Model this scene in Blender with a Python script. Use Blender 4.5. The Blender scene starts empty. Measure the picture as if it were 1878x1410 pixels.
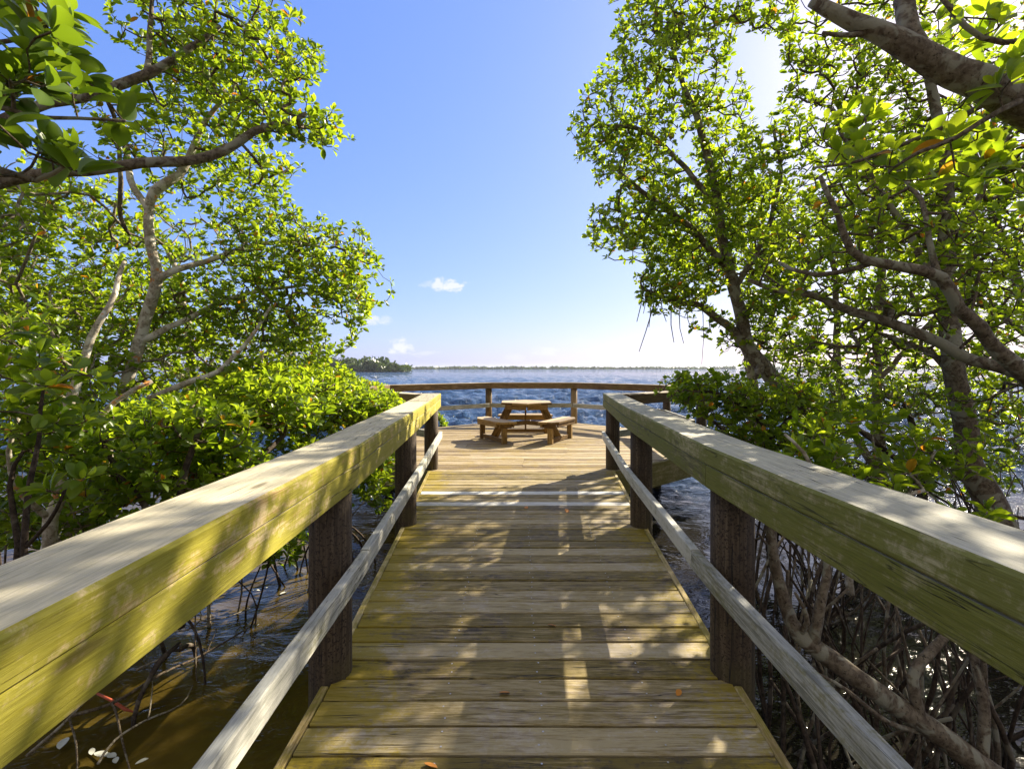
import bpy, math, random
import numpy as np
from mathutils import Vector, noise as mnoise

random.seed(7)
S = bpy.context.scene
COL = S.collection
R = math.radians

# ------------------------------------------------------------------ camera
F, CX, HZ, CH = 880.0, 939.0, 675.0, 1.44          # measured from the photograph (1878 x 1410)
WATER = -0.80
cam_d = bpy.data.cameras.new('camera')
cam = bpy.data.objects.new('camera', cam_d)
COL.objects.link(cam)
cam.location = (0, 0, CH)
cam.rotation_euler = (R(90), 0, 0)
cam_d.sensor_fit = 'HORIZONTAL'
cam_d.sensor_width = 36.0
cam_d.lens = 36.0 * F / 1878.0
cam_d.shift_y = -(705 - HZ) / 1878.0
cam_d.clip_start = 0.05
cam_d.clip_end = 20000
S.camera = cam


def P(px, py, D):
    return Vector(((px - CX) / F * D, D, CH - (py - HZ) / F * D))


# ------------------------------------------------------------------ node helpers
class NT:
    def __init__(self, name):
        m = bpy.data.materials.new(name)
        m.use_nodes = True
        self.m = m
        self.t = m.node_tree
        self.t.nodes.clear()
        self.out = self.n('ShaderNodeOutputMaterial')

    def n(self, typ, **kw):
        nd = self.t.nodes.new(typ)
        for k, v in kw.items():
            if k.startswith('i_'):
                key = k[2:]
                key = int(key) if key.isdigit() else key.replace('_', ' ')
                nd.inputs[key].default_value = v
            else:
                setattr(nd, k, v)
        return nd

    def l(self, a, b):
        self.t.links.new(a, b)

    def math(self, op, a, b=None, clamp=False):
        nd = self.n('ShaderNodeMath', operation=op, use_clamp=clamp)
        for i, v in enumerate((a, b)):
            if v is None:
                continue
            if isinstance(v, (int, float)):
                nd.inputs[i].default_value = v
            else:
                self.l(v, nd.inputs[i])
        return nd.outputs[0]

    def mix(self, fac, a, b, blend='MIX'):
        nd = self.n('ShaderNodeMix', data_type='RGBA', blend_type=blend)
        for i, v in ((0, fac), (6, a), (7, b)):
            if isinstance(v, (int, float)):
                nd.inputs[i].default_value = v
            elif isinstance(v, tuple):
                nd.inputs[i].default_value = (*v[:3], 1)
            else:
                self.l(v, nd.inputs[i])
        return nd.outputs[2]

    def noise(self, vec, scale, detail=3, rough=.55, dist=0.0, dim='3D'):
        nd = self.n('ShaderNodeTexNoise', noise_dimensions=dim)
        nd.inputs['Scale'].default_value = scale
        nd.inputs['Detail'].default_value = detail
        nd.inputs['Roughness'].default_value = rough
        nd.inputs['Distortion'].default_value = dist
        if vec is not None:
            self.l(vec, nd.inputs['Vector'])
        return nd.outputs['Fac']

    def mapped(self, vec, scale, loc=(0, 0, 0)):
        nd = self.n('ShaderNodeMapping')
        nd.inputs['Scale'].default_value = scale
        nd.inputs['Location'].default_value = loc
        self.l(vec, nd.inputs['Vector'])
        return nd.outputs[0]

    def ramp(self, fac, stops):
        nd = self.n('ShaderNodeValToRGB')
        cr = nd.color_ramp
        while len(cr.elements) < len(stops):
            cr.elements.new(0.5)
        for e, (p, c) in zip(cr.elements, stops):
            e.position = p
            e.color = (*c, 1) if len(c) == 3 else c
        self.l(fac, nd.inputs[0])
        return nd.outputs[0]

    def smooth(self, v, a, b):
        nd = self.n('ShaderNodeMapRange', interpolation_type='SMOOTHSTEP')
        nd.inputs[1].default_value = a
        nd.inputs[2].default_value = b
        self.l(v, nd.inputs[0])
        return nd.outputs[0]

    def attr(self, name):
        return self.n('ShaderNodeAttribute', attribute_name=name).outputs['Fac']


# ------------------------------------------------------------------ materials
def wood(name, dark, mid, light, moss=(.12, .13, .015), moss_amt=.5, top=None, ochre=None, rough=.8,
         grain=1.0, moss_side=0.0, crack=.5, wet=0.0, edge_moss=0.0):
    """weathered timber: u runs along the grain, v across it (metres)."""
    k = NT(name)
    uv = k.n('ShaderNodeUVMap').outputs[0]
    geo = k.n('ShaderNodeNewGeometry')
    rnd = k.attr('rnd')
    off = k.n('ShaderNodeCombineXYZ')
    k.l(k.math('MULTIPLY', rnd, 37.0), off.inputs[0])
    k.l(k.math('MULTIPLY', rnd, 53.0), off.inputs[1])
    k.l(k.math('MULTIPLY', rnd, 11.0), off.inputs[2])
    add = k.n('ShaderNodeVectorMath', operation='ADD')
    k.l(uv, add.inputs[0])
    k.l(off.outputs[0], add.inputs[1])
    v = add.outputs[0]
    g1 = k.noise(k.mapped(v, (3.6, 60 * grain, 1)), 1.0, 6, .70, .9)
    g2 = k.noise(k.mapped(v, (13.0, 210 * grain, 1)), 1.0, 3, .65, .3)
    g3 = k.noise(k.mapped(v, (3.4, 10, 1)), 1.0, 6, .68, 1.4)
    gg = k.math('ADD', k.math('MULTIPLY', g1, .6), k.math('ADD', k.math('MULTIPLY', g2, .25), k.math('MULTIPLY', g3, .3)))
    gg = k.math('ADD', gg, k.math('MULTIPLY', k.math('SUBTRACT', rnd, .5), .22))
    gg = k.math('ADD', k.math('MULTIPLY', k.math('SUBTRACT', gg, .575), 1.35), .56)
    c = k.ramp(gg, [(.42, dark), (.55, mid), (.70, light)])
    pos = geo.outputs['Position']
    m1 = k.noise(pos, 3.0, 8, .72, .8)
    m2 = k.noise(k.mapped(v, (3.0, 30, 1)), 1.0, 4, .6, .6)
    if ochre:
        c = k.mix(k.math('MULTIPLY', k.smooth(k.noise(pos, 1.7, 3), .46, .62), .75), c, ochre)
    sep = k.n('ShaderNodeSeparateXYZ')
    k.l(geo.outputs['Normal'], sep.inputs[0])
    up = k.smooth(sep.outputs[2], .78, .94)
    m3 = k.noise(pos, 34, 4, .7, .6)
    mm = k.math('ADD', k.math('MULTIPLY', m1, .50), k.math('ADD', k.math('MULTIPLY', m2, .30), k.math('MULTIPLY', m3, .27)))
    bias = .60 - .16 * moss_amt
    mf = k.smooth(mm, bias - .05, bias + .07)
    if moss_side:
        mf = k.math('MULTIPLY', mf, k.math('SUBTRACT', 1.0, k.math('MULTIPLY', up, moss_side)))
    if edge_moss:
        em = k.attr('edge')
        e2 = k.smooth(k.math('ADD', k.math('MULTIPLY', em, 1.0), k.math('MULTIPLY', k.math('SUBTRACT', mm, .53), 2.8)), .50, .95)
        mf = k.math('MAXIMUM', k.math('MULTIPLY', mf, .42), k.math('MULTIPLY', e2, edge_moss))
    mf = k.math('MULTIPLY', mf, min(1.0, .55 + moss_amt * .4))
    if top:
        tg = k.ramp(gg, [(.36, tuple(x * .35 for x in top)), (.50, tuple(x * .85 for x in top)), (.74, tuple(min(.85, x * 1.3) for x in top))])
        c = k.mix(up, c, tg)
    c = k.mix(mf, c, k.mix(k.math('MULTIPLY', g2, 1.0), tuple(x * .55 for x in moss), tuple(x * 1.5 for x in moss)))
    # drying cracks along the grain
    cr = k.noise(k.mapped(v, (1.1, 26 * grain, 1)), 1.0, 2, .5, .3)
    ck = k.smooth(k.math('ABSOLUTE', k.math('SUBTRACT', cr, .5)), 0.0, .012)
    brk = k.smooth(k.noise(k.mapped(v, (1.3, 4, 1)), 1.0, 2), .48, .6)
    ckf = k.math('SUBTRACT', 1.0, k.math('MULTIPLY', k.math('SUBTRACT', 1.0, ck), k.math('MULTIPLY', brk, crack)))
    c = k.mix(ckf, tuple(x * .25 for x in dark), c)
    # knots
    vo = k.n('ShaderNodeTexVoronoi')
    vo.inputs['Scale'].default_value = 1.0
    k.l(k.mapped(v, (1.6, 6.5, 1)), vo.inputs['Vector'])
    kn = k.smooth(vo.outputs['Distance'], .05, .11)
    c = k.mix(k.math('ADD', k.math('MULTIPLY', kn, .6), .4), tuple(x * .5 for x in dark), c)
    b = k.n('ShaderNodeBsdfPrincipled')
    b.inputs['Roughness'].default_value = rough
    b.inputs['Specular IOR Level'].default_value = .3 + wet
    k.l(c, b.inputs['Base Color'])
    k.l(k.math('ADD', k.math('MULTIPLY', g1, .35), rough - .2), b.inputs['Roughness'])
    bp = k.n('ShaderNodeBump')
    bp.inputs['Strength'].default_value = .55
    bp.inputs['Distance'].default_value = .006
    k.l(k.math('ADD', k.math('MULTIPLY', gg, .8), k.math('MULTIPLY', ckf, .8)), bp.inputs['Height'])
    k.l(bp.outputs[0], b.inputs['Normal'])
    k.l(b.outputs[0], k.out.inputs[0])
    return k.m


M = {}
M['deck'] = wood('weathered_deck_wood', (.055, .042, .028), (.24, .19, .13), (.46, .40, .31), moss=(.30, .225, .010), moss_amt=.75,
                 edge_moss=.95, rough=.72, crack=.9)
M['platform'] = wood('sunny_platform_wood', (.14, .095, .048), (.285, .22, .13), (.42, .345, .23), moss=(.28, .20, .03), moss_amt=.25, rough=.75, crack=.8)
M['bleached'] = wood('bleached_new_board', (.50, .49, .46), (.66, .66, .63), (.78, .78, .75), moss_amt=-.8, rough=.6)
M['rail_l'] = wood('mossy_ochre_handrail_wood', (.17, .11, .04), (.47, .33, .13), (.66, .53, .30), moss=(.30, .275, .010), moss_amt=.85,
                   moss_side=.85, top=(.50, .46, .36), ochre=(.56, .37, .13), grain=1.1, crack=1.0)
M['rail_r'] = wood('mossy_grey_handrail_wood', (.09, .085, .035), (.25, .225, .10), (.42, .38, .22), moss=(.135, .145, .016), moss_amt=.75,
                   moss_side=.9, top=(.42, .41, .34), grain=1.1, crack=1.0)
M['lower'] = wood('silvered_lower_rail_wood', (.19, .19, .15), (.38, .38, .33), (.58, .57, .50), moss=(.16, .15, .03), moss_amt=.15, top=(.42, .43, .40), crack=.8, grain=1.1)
M['trim'] = wood('edge_board_wood', (.24, .17, .06), (.42, .32, .15), (.56, .46, .26), moss=(.24, .20, .02), moss_amt=.5)
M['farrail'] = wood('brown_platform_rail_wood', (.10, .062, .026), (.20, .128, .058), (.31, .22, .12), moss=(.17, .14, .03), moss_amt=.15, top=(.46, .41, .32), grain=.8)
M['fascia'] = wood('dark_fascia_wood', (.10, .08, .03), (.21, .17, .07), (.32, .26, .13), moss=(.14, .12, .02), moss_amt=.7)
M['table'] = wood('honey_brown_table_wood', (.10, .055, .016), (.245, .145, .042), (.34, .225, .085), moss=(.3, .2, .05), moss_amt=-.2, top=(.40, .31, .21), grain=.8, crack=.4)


def post_mat():
    k = NT('dark_timber_pile')
    geo = k.n('ShaderNodeNewGeometry')
    pos = geo.outputs['Position']
    st = k.noise(k.mapped(pos, (60, 60, 2.0)), 1.0, 4, .6, .4)
    sp = k.noise(pos, 90, 2, .6)
    c = k.ramp(st, [(.34, (.040, .026, .014)), (.55, (.085, .058, .034)), (.75, (.16, .118, .07))])
    c = k.mix(k.smooth(sp, .52, .60), c, (.03, .018, .010))
    sz = k.n('ShaderNodeSeparateXYZ')
    k.l(pos, sz.inputs[0])
    g = k.smooth(k.math('ADD', k.math('MULTIPLY', sz.outputs[2], -.8), k.noise(pos, 5, 4)), .30, .75)
    c = k.mix(k.math('MULTIPLY', g, .65), c, (.085, .07, .02))
    # splits running down the pile
    cr = k.noise(k.mapped(pos, (22, 22, .5)), 1.0, 2, .5, .2)
    ck = k.smooth(k.math('ABSOLUTE', k.math('SUBTRACT', cr, .5)), 0, .010)
    c = k.mix(ck, (.012, .009, .007), c)
    b = k.n('ShaderNodeBsdfPrincipled')
    b.inputs['Roughness'].default_value = .85
    k.l(c, b.inputs['Base Color'])
    bp = k.n('ShaderNodeBump')
    bp.inputs['Strength'].default_value = .6
    bp.inputs['Distance'].default_value = .006
    k.l(k.math('ADD', k.math('ADD', st, k.math('MULTIPLY', sp, .4)), ck), bp.inputs['Height'])
    k.l(bp.outputs[0], b.inputs['Normal'])
    k.l(b.outputs[0], k.out.inputs[0])
    return k.m


M['post'] = post_mat()


def bark(name, a, bcol, lichen, lich_amt, orange=0.0, scale=1.0):
    k = NT(name)
    geo = k.n('ShaderNodeNewGeometry')
    pos = geo.outputs['Position']
    n1 = k.noise(pos, 28 * scale, 5, .65, .5)
    n2 = k.noise(pos, 7 * scale, 4, .6, .8)
    n3 = k.noise(k.mapped(pos, (40, 40, 9)), 1.0, 3, .6)
    c = k.ramp(n1, [(.40, a), (.60, bcol)])
    c = k.mix(k.smooth(k.noise(pos, 60 * scale, 3, .7), .55, .68), c, tuple(x * .45 for x in a))
    c = k.mix(k.math('MULTIPLY', k.smooth(n2, .60 - .2 * lich_amt, .68 - .2 * lich_amt), .85), c, lichen)
    if orange:
        c = k.mix(k.math('MULTIPLY', k.smooth(k.noise(pos, 9, 3, .6, .3), .62, .68), orange), c, (.50, .20, .05))
    b = k.n('ShaderNodeBsdfPrincipled')
    b.inputs['Roughness'].default_value = .85
    b.inputs['Specular IOR Level'].default_value = .25
    k.l(c, b.inputs['Base Color'])
    bp = k.n('ShaderNodeBump')
    bp.inputs['Strength'].default_value = .7
    bp.inputs['Distance'].default_value = .008
    k.l(k.math('ADD', n1, n3), bp.inputs['Height'])
    k.l(bp.outputs[0], b.inputs['Normal'])
    k.l(b.outputs[0], k.out.inputs[0])
    return k.m


M['bark_pale'] = bark('pale_lichened_bark', (.25, .21, .155), (.46, .41, .33), (.60, .57, .50), .5, .9)
M['bark_brown'] = bark('brown_mangrove_bark', (.085, .062, .042), (.19, .155, .11), (.27, .26, .20), .48)
M['bark_dark'] = bark('dark_wet_bark', (.035, .025, .018), (.085, .062, .045), (.14, .12, .09), .2)
M['twig'] = bark('twig_bark', (.06, .045, .03), (.16, .12, .08), (.22, .20, .15), .2, 0, 2)
M['twig_pale'] = bark('pale_twig_bark', (.12, .10, .065), (.27, .23, .17), (.36, .33, .27), .4, 0, 2)


def leaf_mat(name, c0, c1, t0, t1, trans=.5, old=(.55, .20, .02)):
    k = NT(name)
    tint = k.attr('tint')
    oldf = k.attr('old')
    mid = k.attr('mid')
    base = k.mix(tint, c0, c1)
    base = k.mix(k.math('MULTIPLY', mid, .30), base, (.20, .28, .06))
    base = k.mix(oldf, base, old)
    tr = k.mix(tint, t0, t1)
    tr = k.mix(oldf, tr, (.75, .25, .02))
    pos = k.n('ShaderNodeNewGeometry').outputs['Position']
    sp = k.smooth(k.noise(pos, 120, 2), .66, .74)
    base = k.mix(k.math('MULTIPLY', sp, .35), base, (.06, .05, .02))
    b = k.n('ShaderNodeBsdfPrincipled')
    b.inputs['Roughness'].default_value = .34
    b.inputs['Specular IOR Level'].default_value = .5
    k.l(base, b.inputs['Base Color'])
    t = k.n('ShaderNodeBsdfTranslucent')
    k.l(tr, t.inputs[0])
    mx = k.n('ShaderNodeMixShader')
    mx.inputs[0].default_value = trans
    k.l(b.outputs[0], mx.inputs[1])
    k.l(t.outputs[0], mx.inputs[2])
    k.l(mx.outputs[0], k.out.inputs[0])
    return k.m


M['leaf'] = leaf_mat('mangrove_leaf', (.040, .085, .008), (.16, .25, .016), (.20, .33, .008), (.60, .74, .03), .54)
M['leaf_r'] = leaf_mat('mangrove_leaf_deep', (.036, .072, .008), (.14, .21, .015), (.24, .38, .008), (.62, .76, .028), .60)
M['leaf_near'] = leaf_mat('near_mangrove_leaf', (.026, .060, .007), (.11, .19, .014), (.09, .17, .005), (.36, .52, .02), .36)
M['leaf_far'] = leaf_mat('far_foliage', (.030, .060, .015), (.060, .10, .022), (.10, .16, .02), (.14, .2, .03), .25)


def water_mat():
    k = NT('estuary_water')
    geo = k.n('ShaderNodeNewGeometry')
    pos = geo.outputs['Position']
    sp = k.n('ShaderNodeSeparateXYZ')
    k.l(pos, sp.inputs[0])
    y = sp.outputs[1]
    deep = k.smooth(k.math('ADD', y, k.math('MULTIPLY', k.noise(pos, .35, 3), 3.0)), 7.5, 14.0)
    mud = k.ramp(k.noise(pos, 1.6, 4, .6, .5), [(.3, (.046, .032, .007)), (.7, (.10, .070, .012))])
    blue = k.ramp(k.noise(pos, .05, 3), [(.3, (.020, .052, .12)), (.7, (.035, .080, .17))])
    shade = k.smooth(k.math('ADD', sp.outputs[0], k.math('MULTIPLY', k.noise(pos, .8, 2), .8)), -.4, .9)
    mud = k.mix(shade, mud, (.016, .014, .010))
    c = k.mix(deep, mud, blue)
    b = k.n('ShaderNodeBsdfPrincipled')
    b.inputs['IOR'].default_value = 1.33
    b.inputs['Roughness'].default_value = .05
    k.l(c, b.inputs['Base Color'])
    n1 = k.noise(k.mapped(pos, (1.0, 1.5, 1)), 2.2, 4, .62, .4)
    n2 = k.noise(k.mapped(pos, (1.0, 1.5, 1)), 7.0, 4, .68, .5)
    n0 = k.noise(k.mapped(pos, (.62, 1.25, 1)), 1.5, 6, .68, .5)
    h0 = k.math('MULTIPLY', n0, k.math('MULTIPLY', deep, .46))
    h = k.math('ADD', k.math('MULTIPLY', n1, k.math('ADD', .028, k.math('MULTIPLY', deep, .172))), k.math('MULTIPLY', n2, k.math('ADD', .0035, k.math('MULTIPLY', deep, .062))))
    bp = k.n('ShaderNodeBump')
    bp.inputs['Strength'].default_value = 1.0
    bp.inputs['Distance'].default_value = 1.0
    h = k.math('ADD', h, h0)
    k.l(h, bp.inputs['Height'])
    k.l(bp.outputs[0], b.inputs['Normal'])
    k.l(b.outputs[0], k.out.inputs[0])
    return k.m


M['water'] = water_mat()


def plain(name, c, rough=.7, spec=.3, metal=0):
    k = NT(name)
    pos = k.n('ShaderNodeNewGeometry').outputs['Position']
    n = k.noise(pos, 40, 3)
    b = k.n('ShaderNodeBsdfPrincipled')
    k.l(k.mix(n, tuple(x * .7 for x in c), tuple(min(1, x * 1.25) for x in c)), b.inputs['Base Color'])
    b.inputs['Roughness'].default_value = rough
    b.inputs['Specular IOR Level'].default_value = spec
    b.inputs['Metallic'].default_value = metal
    k.l(b.outputs[0], k.out.inputs[0])
    return k.m


M['screw'] = plain('galvanised_screw', (.55, .55, .55), .4, .5, .6)
M['mud'] = plain('dark_mud', (.07, .045, .02), .6)
M['foam'] = plain('pale_floating_leaf', (.55, .56, .50), .5, .5)
M['oldleaf'] = plain('orange_fallen_leaf', (.55, .22, .03), .6)
M['redroot'] = plain('red_propagule', (.45, .10, .05), .5)


# ------------------------------------------------------------------ object helpers
def tag(o, label=None, cat=None, group=None, kind=None):
    if label: o['label'] = label
    if cat: o['category'] = cat
    if group: o['group'] = group
    if kind: o['kind'] = kind
    return o


def empty(name, loc):
    o = bpy.data.objects.new(name, None)
    o.empty_display_size = .2
    o.location = loc
    COL.objects.link(o)
    return o


class MB:
    """collects polygons with a uv in metres along/across the grain, and a random number per piece"""

    def __init__(self):
        self.v, self.f, self.uv, self.rn, self.ed, self.mi, self.sm = [], [], [], [], {}, [], []

    def quad(self, idx, uvs, rn, mi=0, smooth=False):
        self.f.append(tuple(idx)); self.uv.append(uvs); self.rn.append(rn); self.mi.append(mi); self.sm.append(smooth)

    def addv(self, pts):
        b = len(self.v)
        self.v.extend([tuple(p) for p in pts])
        return b

    def beam(self, path, w, h, up=Vector((0, 0, 1)), ch=.006, rn=None, jit=0.0, caps=True, mitre=None):
        """rectangular bar with chamfered edges swept along path (centres); w sideways, h along up"""
        rn = random.random() if rn is None else rn
        path = [Vector(p) for p in path]
        n = len(path)
        prof = [(-w / 2 + ch, -h / 2), (w / 2 - ch, -h / 2), (w / 2, -h / 2 + ch), (w / 2, h / 2 - ch),
                (w / 2 - ch, h / 2), (-w / 2 + ch, h / 2), (-w / 2, h / 2 - ch), (-w / 2, -h / 2 + ch)]
        m = len(prof)
        rings, L = [], 0.0
        us = []
        for i, p in enumerate(path):
            a = path[max(i - 1, 0)]; b = path[min(i + 1, n - 1)]
            t = (b - a).normalized()
            side = t.cross(up).normalized()
            u2 = side.cross(t).normalized()
            sc = 1.0
            if mitre and i in mitre:
                side, sc = mitre[i]
                u2 = up
            jx, jz = random.uniform(-jit, jit), random.uniform(-jit, jit)
            b0 = self.addv([p + side * ((x + jx) * sc) + u2 * (z + jz) for x, z in prof])
            rings.append(b0)
            if i: L += (p - path[i - 1]).length
            us.append(L)
        per = [0.0]
        for q in range(m):
            x0, z0 = prof[q]; x1, z1 = prof[(q + 1) % m]
            per.append(per[-1] + math.hypot(x1 - x0, z1 - z0))
        for i in range(n - 1):
            for q in range(m):
                a, b = rings[i] + q, rings[i] + (q + 1) % m
                c, d = rings[i + 1] + (q + 1) % m, rings[i + 1] + q
                self.quad((a, b, c, d), [(us[i], per[q]), (us[i], per[q + 1]), (us[i + 1], per[q + 1]), (us[i + 1], per[q])], rn)
        if caps:
            for rg, rev in ((rings[0], True), (rings[-1], False)):
                idx = list(range(rg, rg + m))
                uvs = [(x * .3, z) for x, z in prof]
                if rev: idx.reverse(); uvs.reverse()
                self.quad(idx[::-1], uvs[::-1], rn)

    def board(self, corners, th, rn=None, ch=.005, top=0.0, mi=0, edgef=None):
        """flat plank from 4 plan corners (front-left, front-right, back-right, back-left), grain along x"""
        rn = random.random() if rn is None else rn
        fl, fr, br, bl = [Vector(c) for c in corners]
        nseg = max(1, int((fr - fl).length / .12))
        warp = [random.uniform(-.0016, .0016) for _ in range(2)]
        rows = []
        for i in range(nseg + 1):
            t = i / nseg
            a = fl.lerp(fr, t); b = bl.lerp(br, t)
            d = (b - a).normalized() if (b - a).length > 1e-6 else Vector((0, 1, 0))
            wz = warp[0] * (1 - t) + warp[1] * t + .0014 * math.sin(7 * t + rn * 20)
            zt = top + wz
            pts = [(a.x, a.y, zt - th), (a.x, a.y, zt - ch), ((a + d * ch).x, (a + d * ch).y, zt),
                   ((b - d * ch).x, (b - d * ch).y, zt), (b.x, b.y, zt - ch), (b.x, b.y, zt - th)]
            b0 = self.addv(pts)
            if edgef:
                for q in range(6): self.ed[b0 + q] = edgef(Vector(pts[q]))
            rows.append(b0)
        w = (bl - fl).length
        vv = [0, th, th + ch, th + w - ch, th + w, 2 * th + w]
        Ls = (fr - fl).length
        for i in range(nseg):
            u0, u1 = Ls * i / nseg, Ls * (i + 1) / nseg
            for q in range(5):
                a, b = rows[i] + q, rows[i] + q + 1
                c, d = rows[i + 1] + q + 1, rows[i + 1] + q
                self.quad((d, c, b, a), [(u1, vv[q]), (u1, vv[q + 1]), (u0, vv[q + 1]), (u0, vv[q])], rn, mi)
        for rg, fl_ in ((rows[0], False), (rows[-1], True)):
            idx = [rg + q for q in range(6)]
            uvs = [(0, .02 * q) for q in range(6)]
            if fl_: idx.reverse()
            self.quad(idx, uvs, rn, mi)

    def prism(self, poly, z0, z1, rn=None, ch=.008):
        """vertical prism of a plan polygon (counter-clockwise), top edge chamfered"""
        rn = random.random() if rn is None else rn
        n = len(poly)
        c = sum((Vector((p[0], p[1])) for p in poly), Vector((0, 0))) / n
        ins = []
        for p in poly:
            q = Vector((p[0], p[1])); d = (c - q).normalized(); ins.append(q + d * ch)
        b0 = self.addv([(p[0], p[1], z0) for p in poly])
        b1 = self.addv([(p[0], p[1], z1 - ch) for p in poly])
        b2 = self.addv([(p.x, p.y, z1) for p in ins])
        for i in range(n):
            j = (i + 1) % n
            L = math.hypot(poly[j][0] - poly[i][0], poly[j][1] - poly[i][1])
            self.quad((b0 + i, b0 + j, b1 + j, b1 + i), [(0, 0), (L, 0), (L, z1 - z0), (0, z1 - z0)], rn)
            self.quad((b1 + i, b1 + j, b2 + j, b2 + i), [(0, 0), (L, 0), (L, ch), (0, ch)], rn)
        self.quad([b2 + i for i in range(n)], [(p.x, p.y) for p in ins], rn)
        self.quad([b0 + i for i in range(n)][::-1], [(p[0], p[1]) for p in poly][::-1], rn)

    def tube(self, pts, radii, sides=10, rn=None, cap=True):
        rn = random.random() if rn is None else rn
        vs, fs, uvs = tube_geo([Vector(p) for p in pts], radii, sides, cap)
        b = self.addv(vs)
        for f, u in zip(fs, uvs):
            self.quad([b + i for i in f], u, rn, 0, True)

    def build(self, name, mats, parent=None, origin=None):
        me = bpy.data.meshes.new(name)
        o3 = Vector(origin) if origin is not None else (parent.matrix_basis.translation if parent else Vector((0, 0, 0)))
        vs = [(x - o3.x, y - o3.y, z - o3.z) for x, y, z in self.v]
        me.from_pydata(vs, [], self.f)
        ul = me.uv_layers.new(name='UVMap')
        flat = [c for f in self.uv for uv in f for c in uv]
        ul.data.foreach_set('uv', flat)
        at = me.attributes.new('rnd', 'FLOAT', 'FACE')
        at.data.foreach_set('value', self.rn)
        if self.ed:
            ae = me.attributes.new('edge', 'FLOAT', 'POINT')
            ae.data.foreach_set('value', [self.ed.get(i, 0.0) for i in range(len(self.v))])
        for m in (mats if isinstance(mats, (list, tuple)) else [mats]):
            me.materials.append(m)
        me.polygons.foreach_set('material_index', self.mi)
        me.polygons.foreach_set('use_smooth', self.sm)
        me.update()
        ob = bpy.data.objects.new(name, me)
        COL.objects.link(ob)
        if parent: ob.parent = parent
        else: ob.location = o3
        return ob


def tube_geo(pts, radii, sides, cap=True, wob=0.0):
    n = len(pts)
    vs, fs, uvs = [], [], []
    t0 = (pts[1] - pts[0]).normalized()
    ref = Vector((0, 0, 1)) if abs(t0.z) < .9 else Vector((1, 0, 0))
    s = t0.cross(ref).normalized()
    L = 0.0
    Ls = []
    for i, p in enumerate(pts):
        t = (pts[min(i + 1, n - 1)] - pts[max(i - 1, 0)])
        t = t.normalized() if t.length > 1e-9 else t0
        s = (s - t * s.dot(t))
        s = s.normalized() if s.length > 1e-6 else t.orthogonal().normalized()
        u = t.cross(s)
        if i: L += (p - pts[i - 1]).length
        Ls.append(L)
        for q in range(sides):
            a = 2 * math.pi * q / sides
            r = radii[i]
            if wob: r *= 1 + wob * mnoise.noise(p * 9 + Vector((math.cos(a), math.sin(a), 0)) * 1.3)
            vs.append(p + (s * math.cos(a) + u * math.sin(a)) * r)
    C = 2 * math.pi * (sum(radii) / n)
    for i in range(n - 1):
        for q in range(sides):
            q2 = (q + 1) % sides
            fs.append((i * sides + q, i * sides + q2, (i + 1) * sides + q2, (i + 1) * sides + q))
            v0, v1 = C * q / sides, C * (q + 1) / sides
            uvs.append([(Ls[i], v0), (Ls[i], v1), (Ls[i + 1], v1), (Ls[i + 1], v0)])
    if cap:
        fs.append(tuple(range((n - 1) * sides, n * sides))); uvs.append([(0, 0)] * sides)
        fs.append(tuple(range(sides))[::-1]); uvs.append([(0, 0)] * sides)
    return vs, fs, uvs


def interp(tab, y):
    if y <= tab[0][0]:
        (y0, x0), (y1, x1) = tab[0], tab[1]
    elif y >= tab[-1][0]:
        (y0, x0), (y1, x1) = tab[-2], tab[-1]
    else:
        for i in range(len(tab) - 1):
            if tab[i][0] <= y <= tab[i + 1][0]:
                (y0, x0), (y1, x1) = tab[i], tab[i + 1]
                break
    return x0 + (x1 - x0) * (y - y0) / (y1 - y0)


# ------------------------------------------------------------------ boardwalk
EL = [(-2, -.815), (1.7, -.82), (2.15, -.825), (2.6, -.862), (4.25, -.96), (6.72, -1.14)]
ER = [(-2, .92), (1.7, .97), (2.15, 1.00), (2.6, 1.035), (4.2, 1.17), (6.72, 1.40)]
LP = [(0.12, -.83), (2.28, -.862), (4.45, -.985), (6.86, -1.155)]       # (y, x) of the piles
RP = [(0.12, 1.02), (2.28, 1.046), (4.40, 1.185), (6.86, 1.440)]
RT = 1.072

bw = empty('boardwalk', (.08, 3.0, 0))
tag(bw, 'weathered plank boardwalk with mossy edges running out to the octagonal platform', 'boardwalk')
mb = MB()


def edge_amt(p):
    l, r = interp(EL, p.y), interp(ER, p.y)
    d = min(p.x - l, r - p.x)
    side = 1.0 if p.x < (l + r) / 2 else .8
    return max(0.0, 1 - d / .95) * side


pitch, y = .1475, -1.6
while y < 6.70:
    g = .012 + random.uniform(-.002, .003)
    y1 = y + pitch - g
    jl, jr = random.uniform(-.006, .006), random.uniform(-.006, .006)
    c = [(interp(EL, y) + jl, y, 0), (interp(ER, y) + jr, y, 0), (interp(ER, y1) + jr, y1, 0), (interp(EL, y1) + jl, y1, 0)]
    bl = 1 if (abs(y - 5.10) < .07 or abs(y - 5.42) < .07) else 0
    mb.board(c, .038, mi=bl, edgef=edge_amt, top=random.uniform(-.002, .002))
    # screw heads over the joists
    for fx in (.30, .52, .78):
        for dy in (.035, .105):
            xx = interp(EL, y) * (1 - fx) + interp(ER, y) * fx + random.uniform(-.012, .012)
            yy = y + dy + random.uniform(-.006, .006)
            b0 = mb.addv([(xx + .0042 * math.cos(a * math.pi / 3), yy + .0042 * math.sin(a * math.pi / 3), .0042) for a in range(6)])
            mb.quad([b0 + q for q in range(6)], [(0, 0)] * 6, .5, 2)
    y += pitch
mb.build('deck', [M['deck'], M['bleached'], M['screw']], bw)
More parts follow.
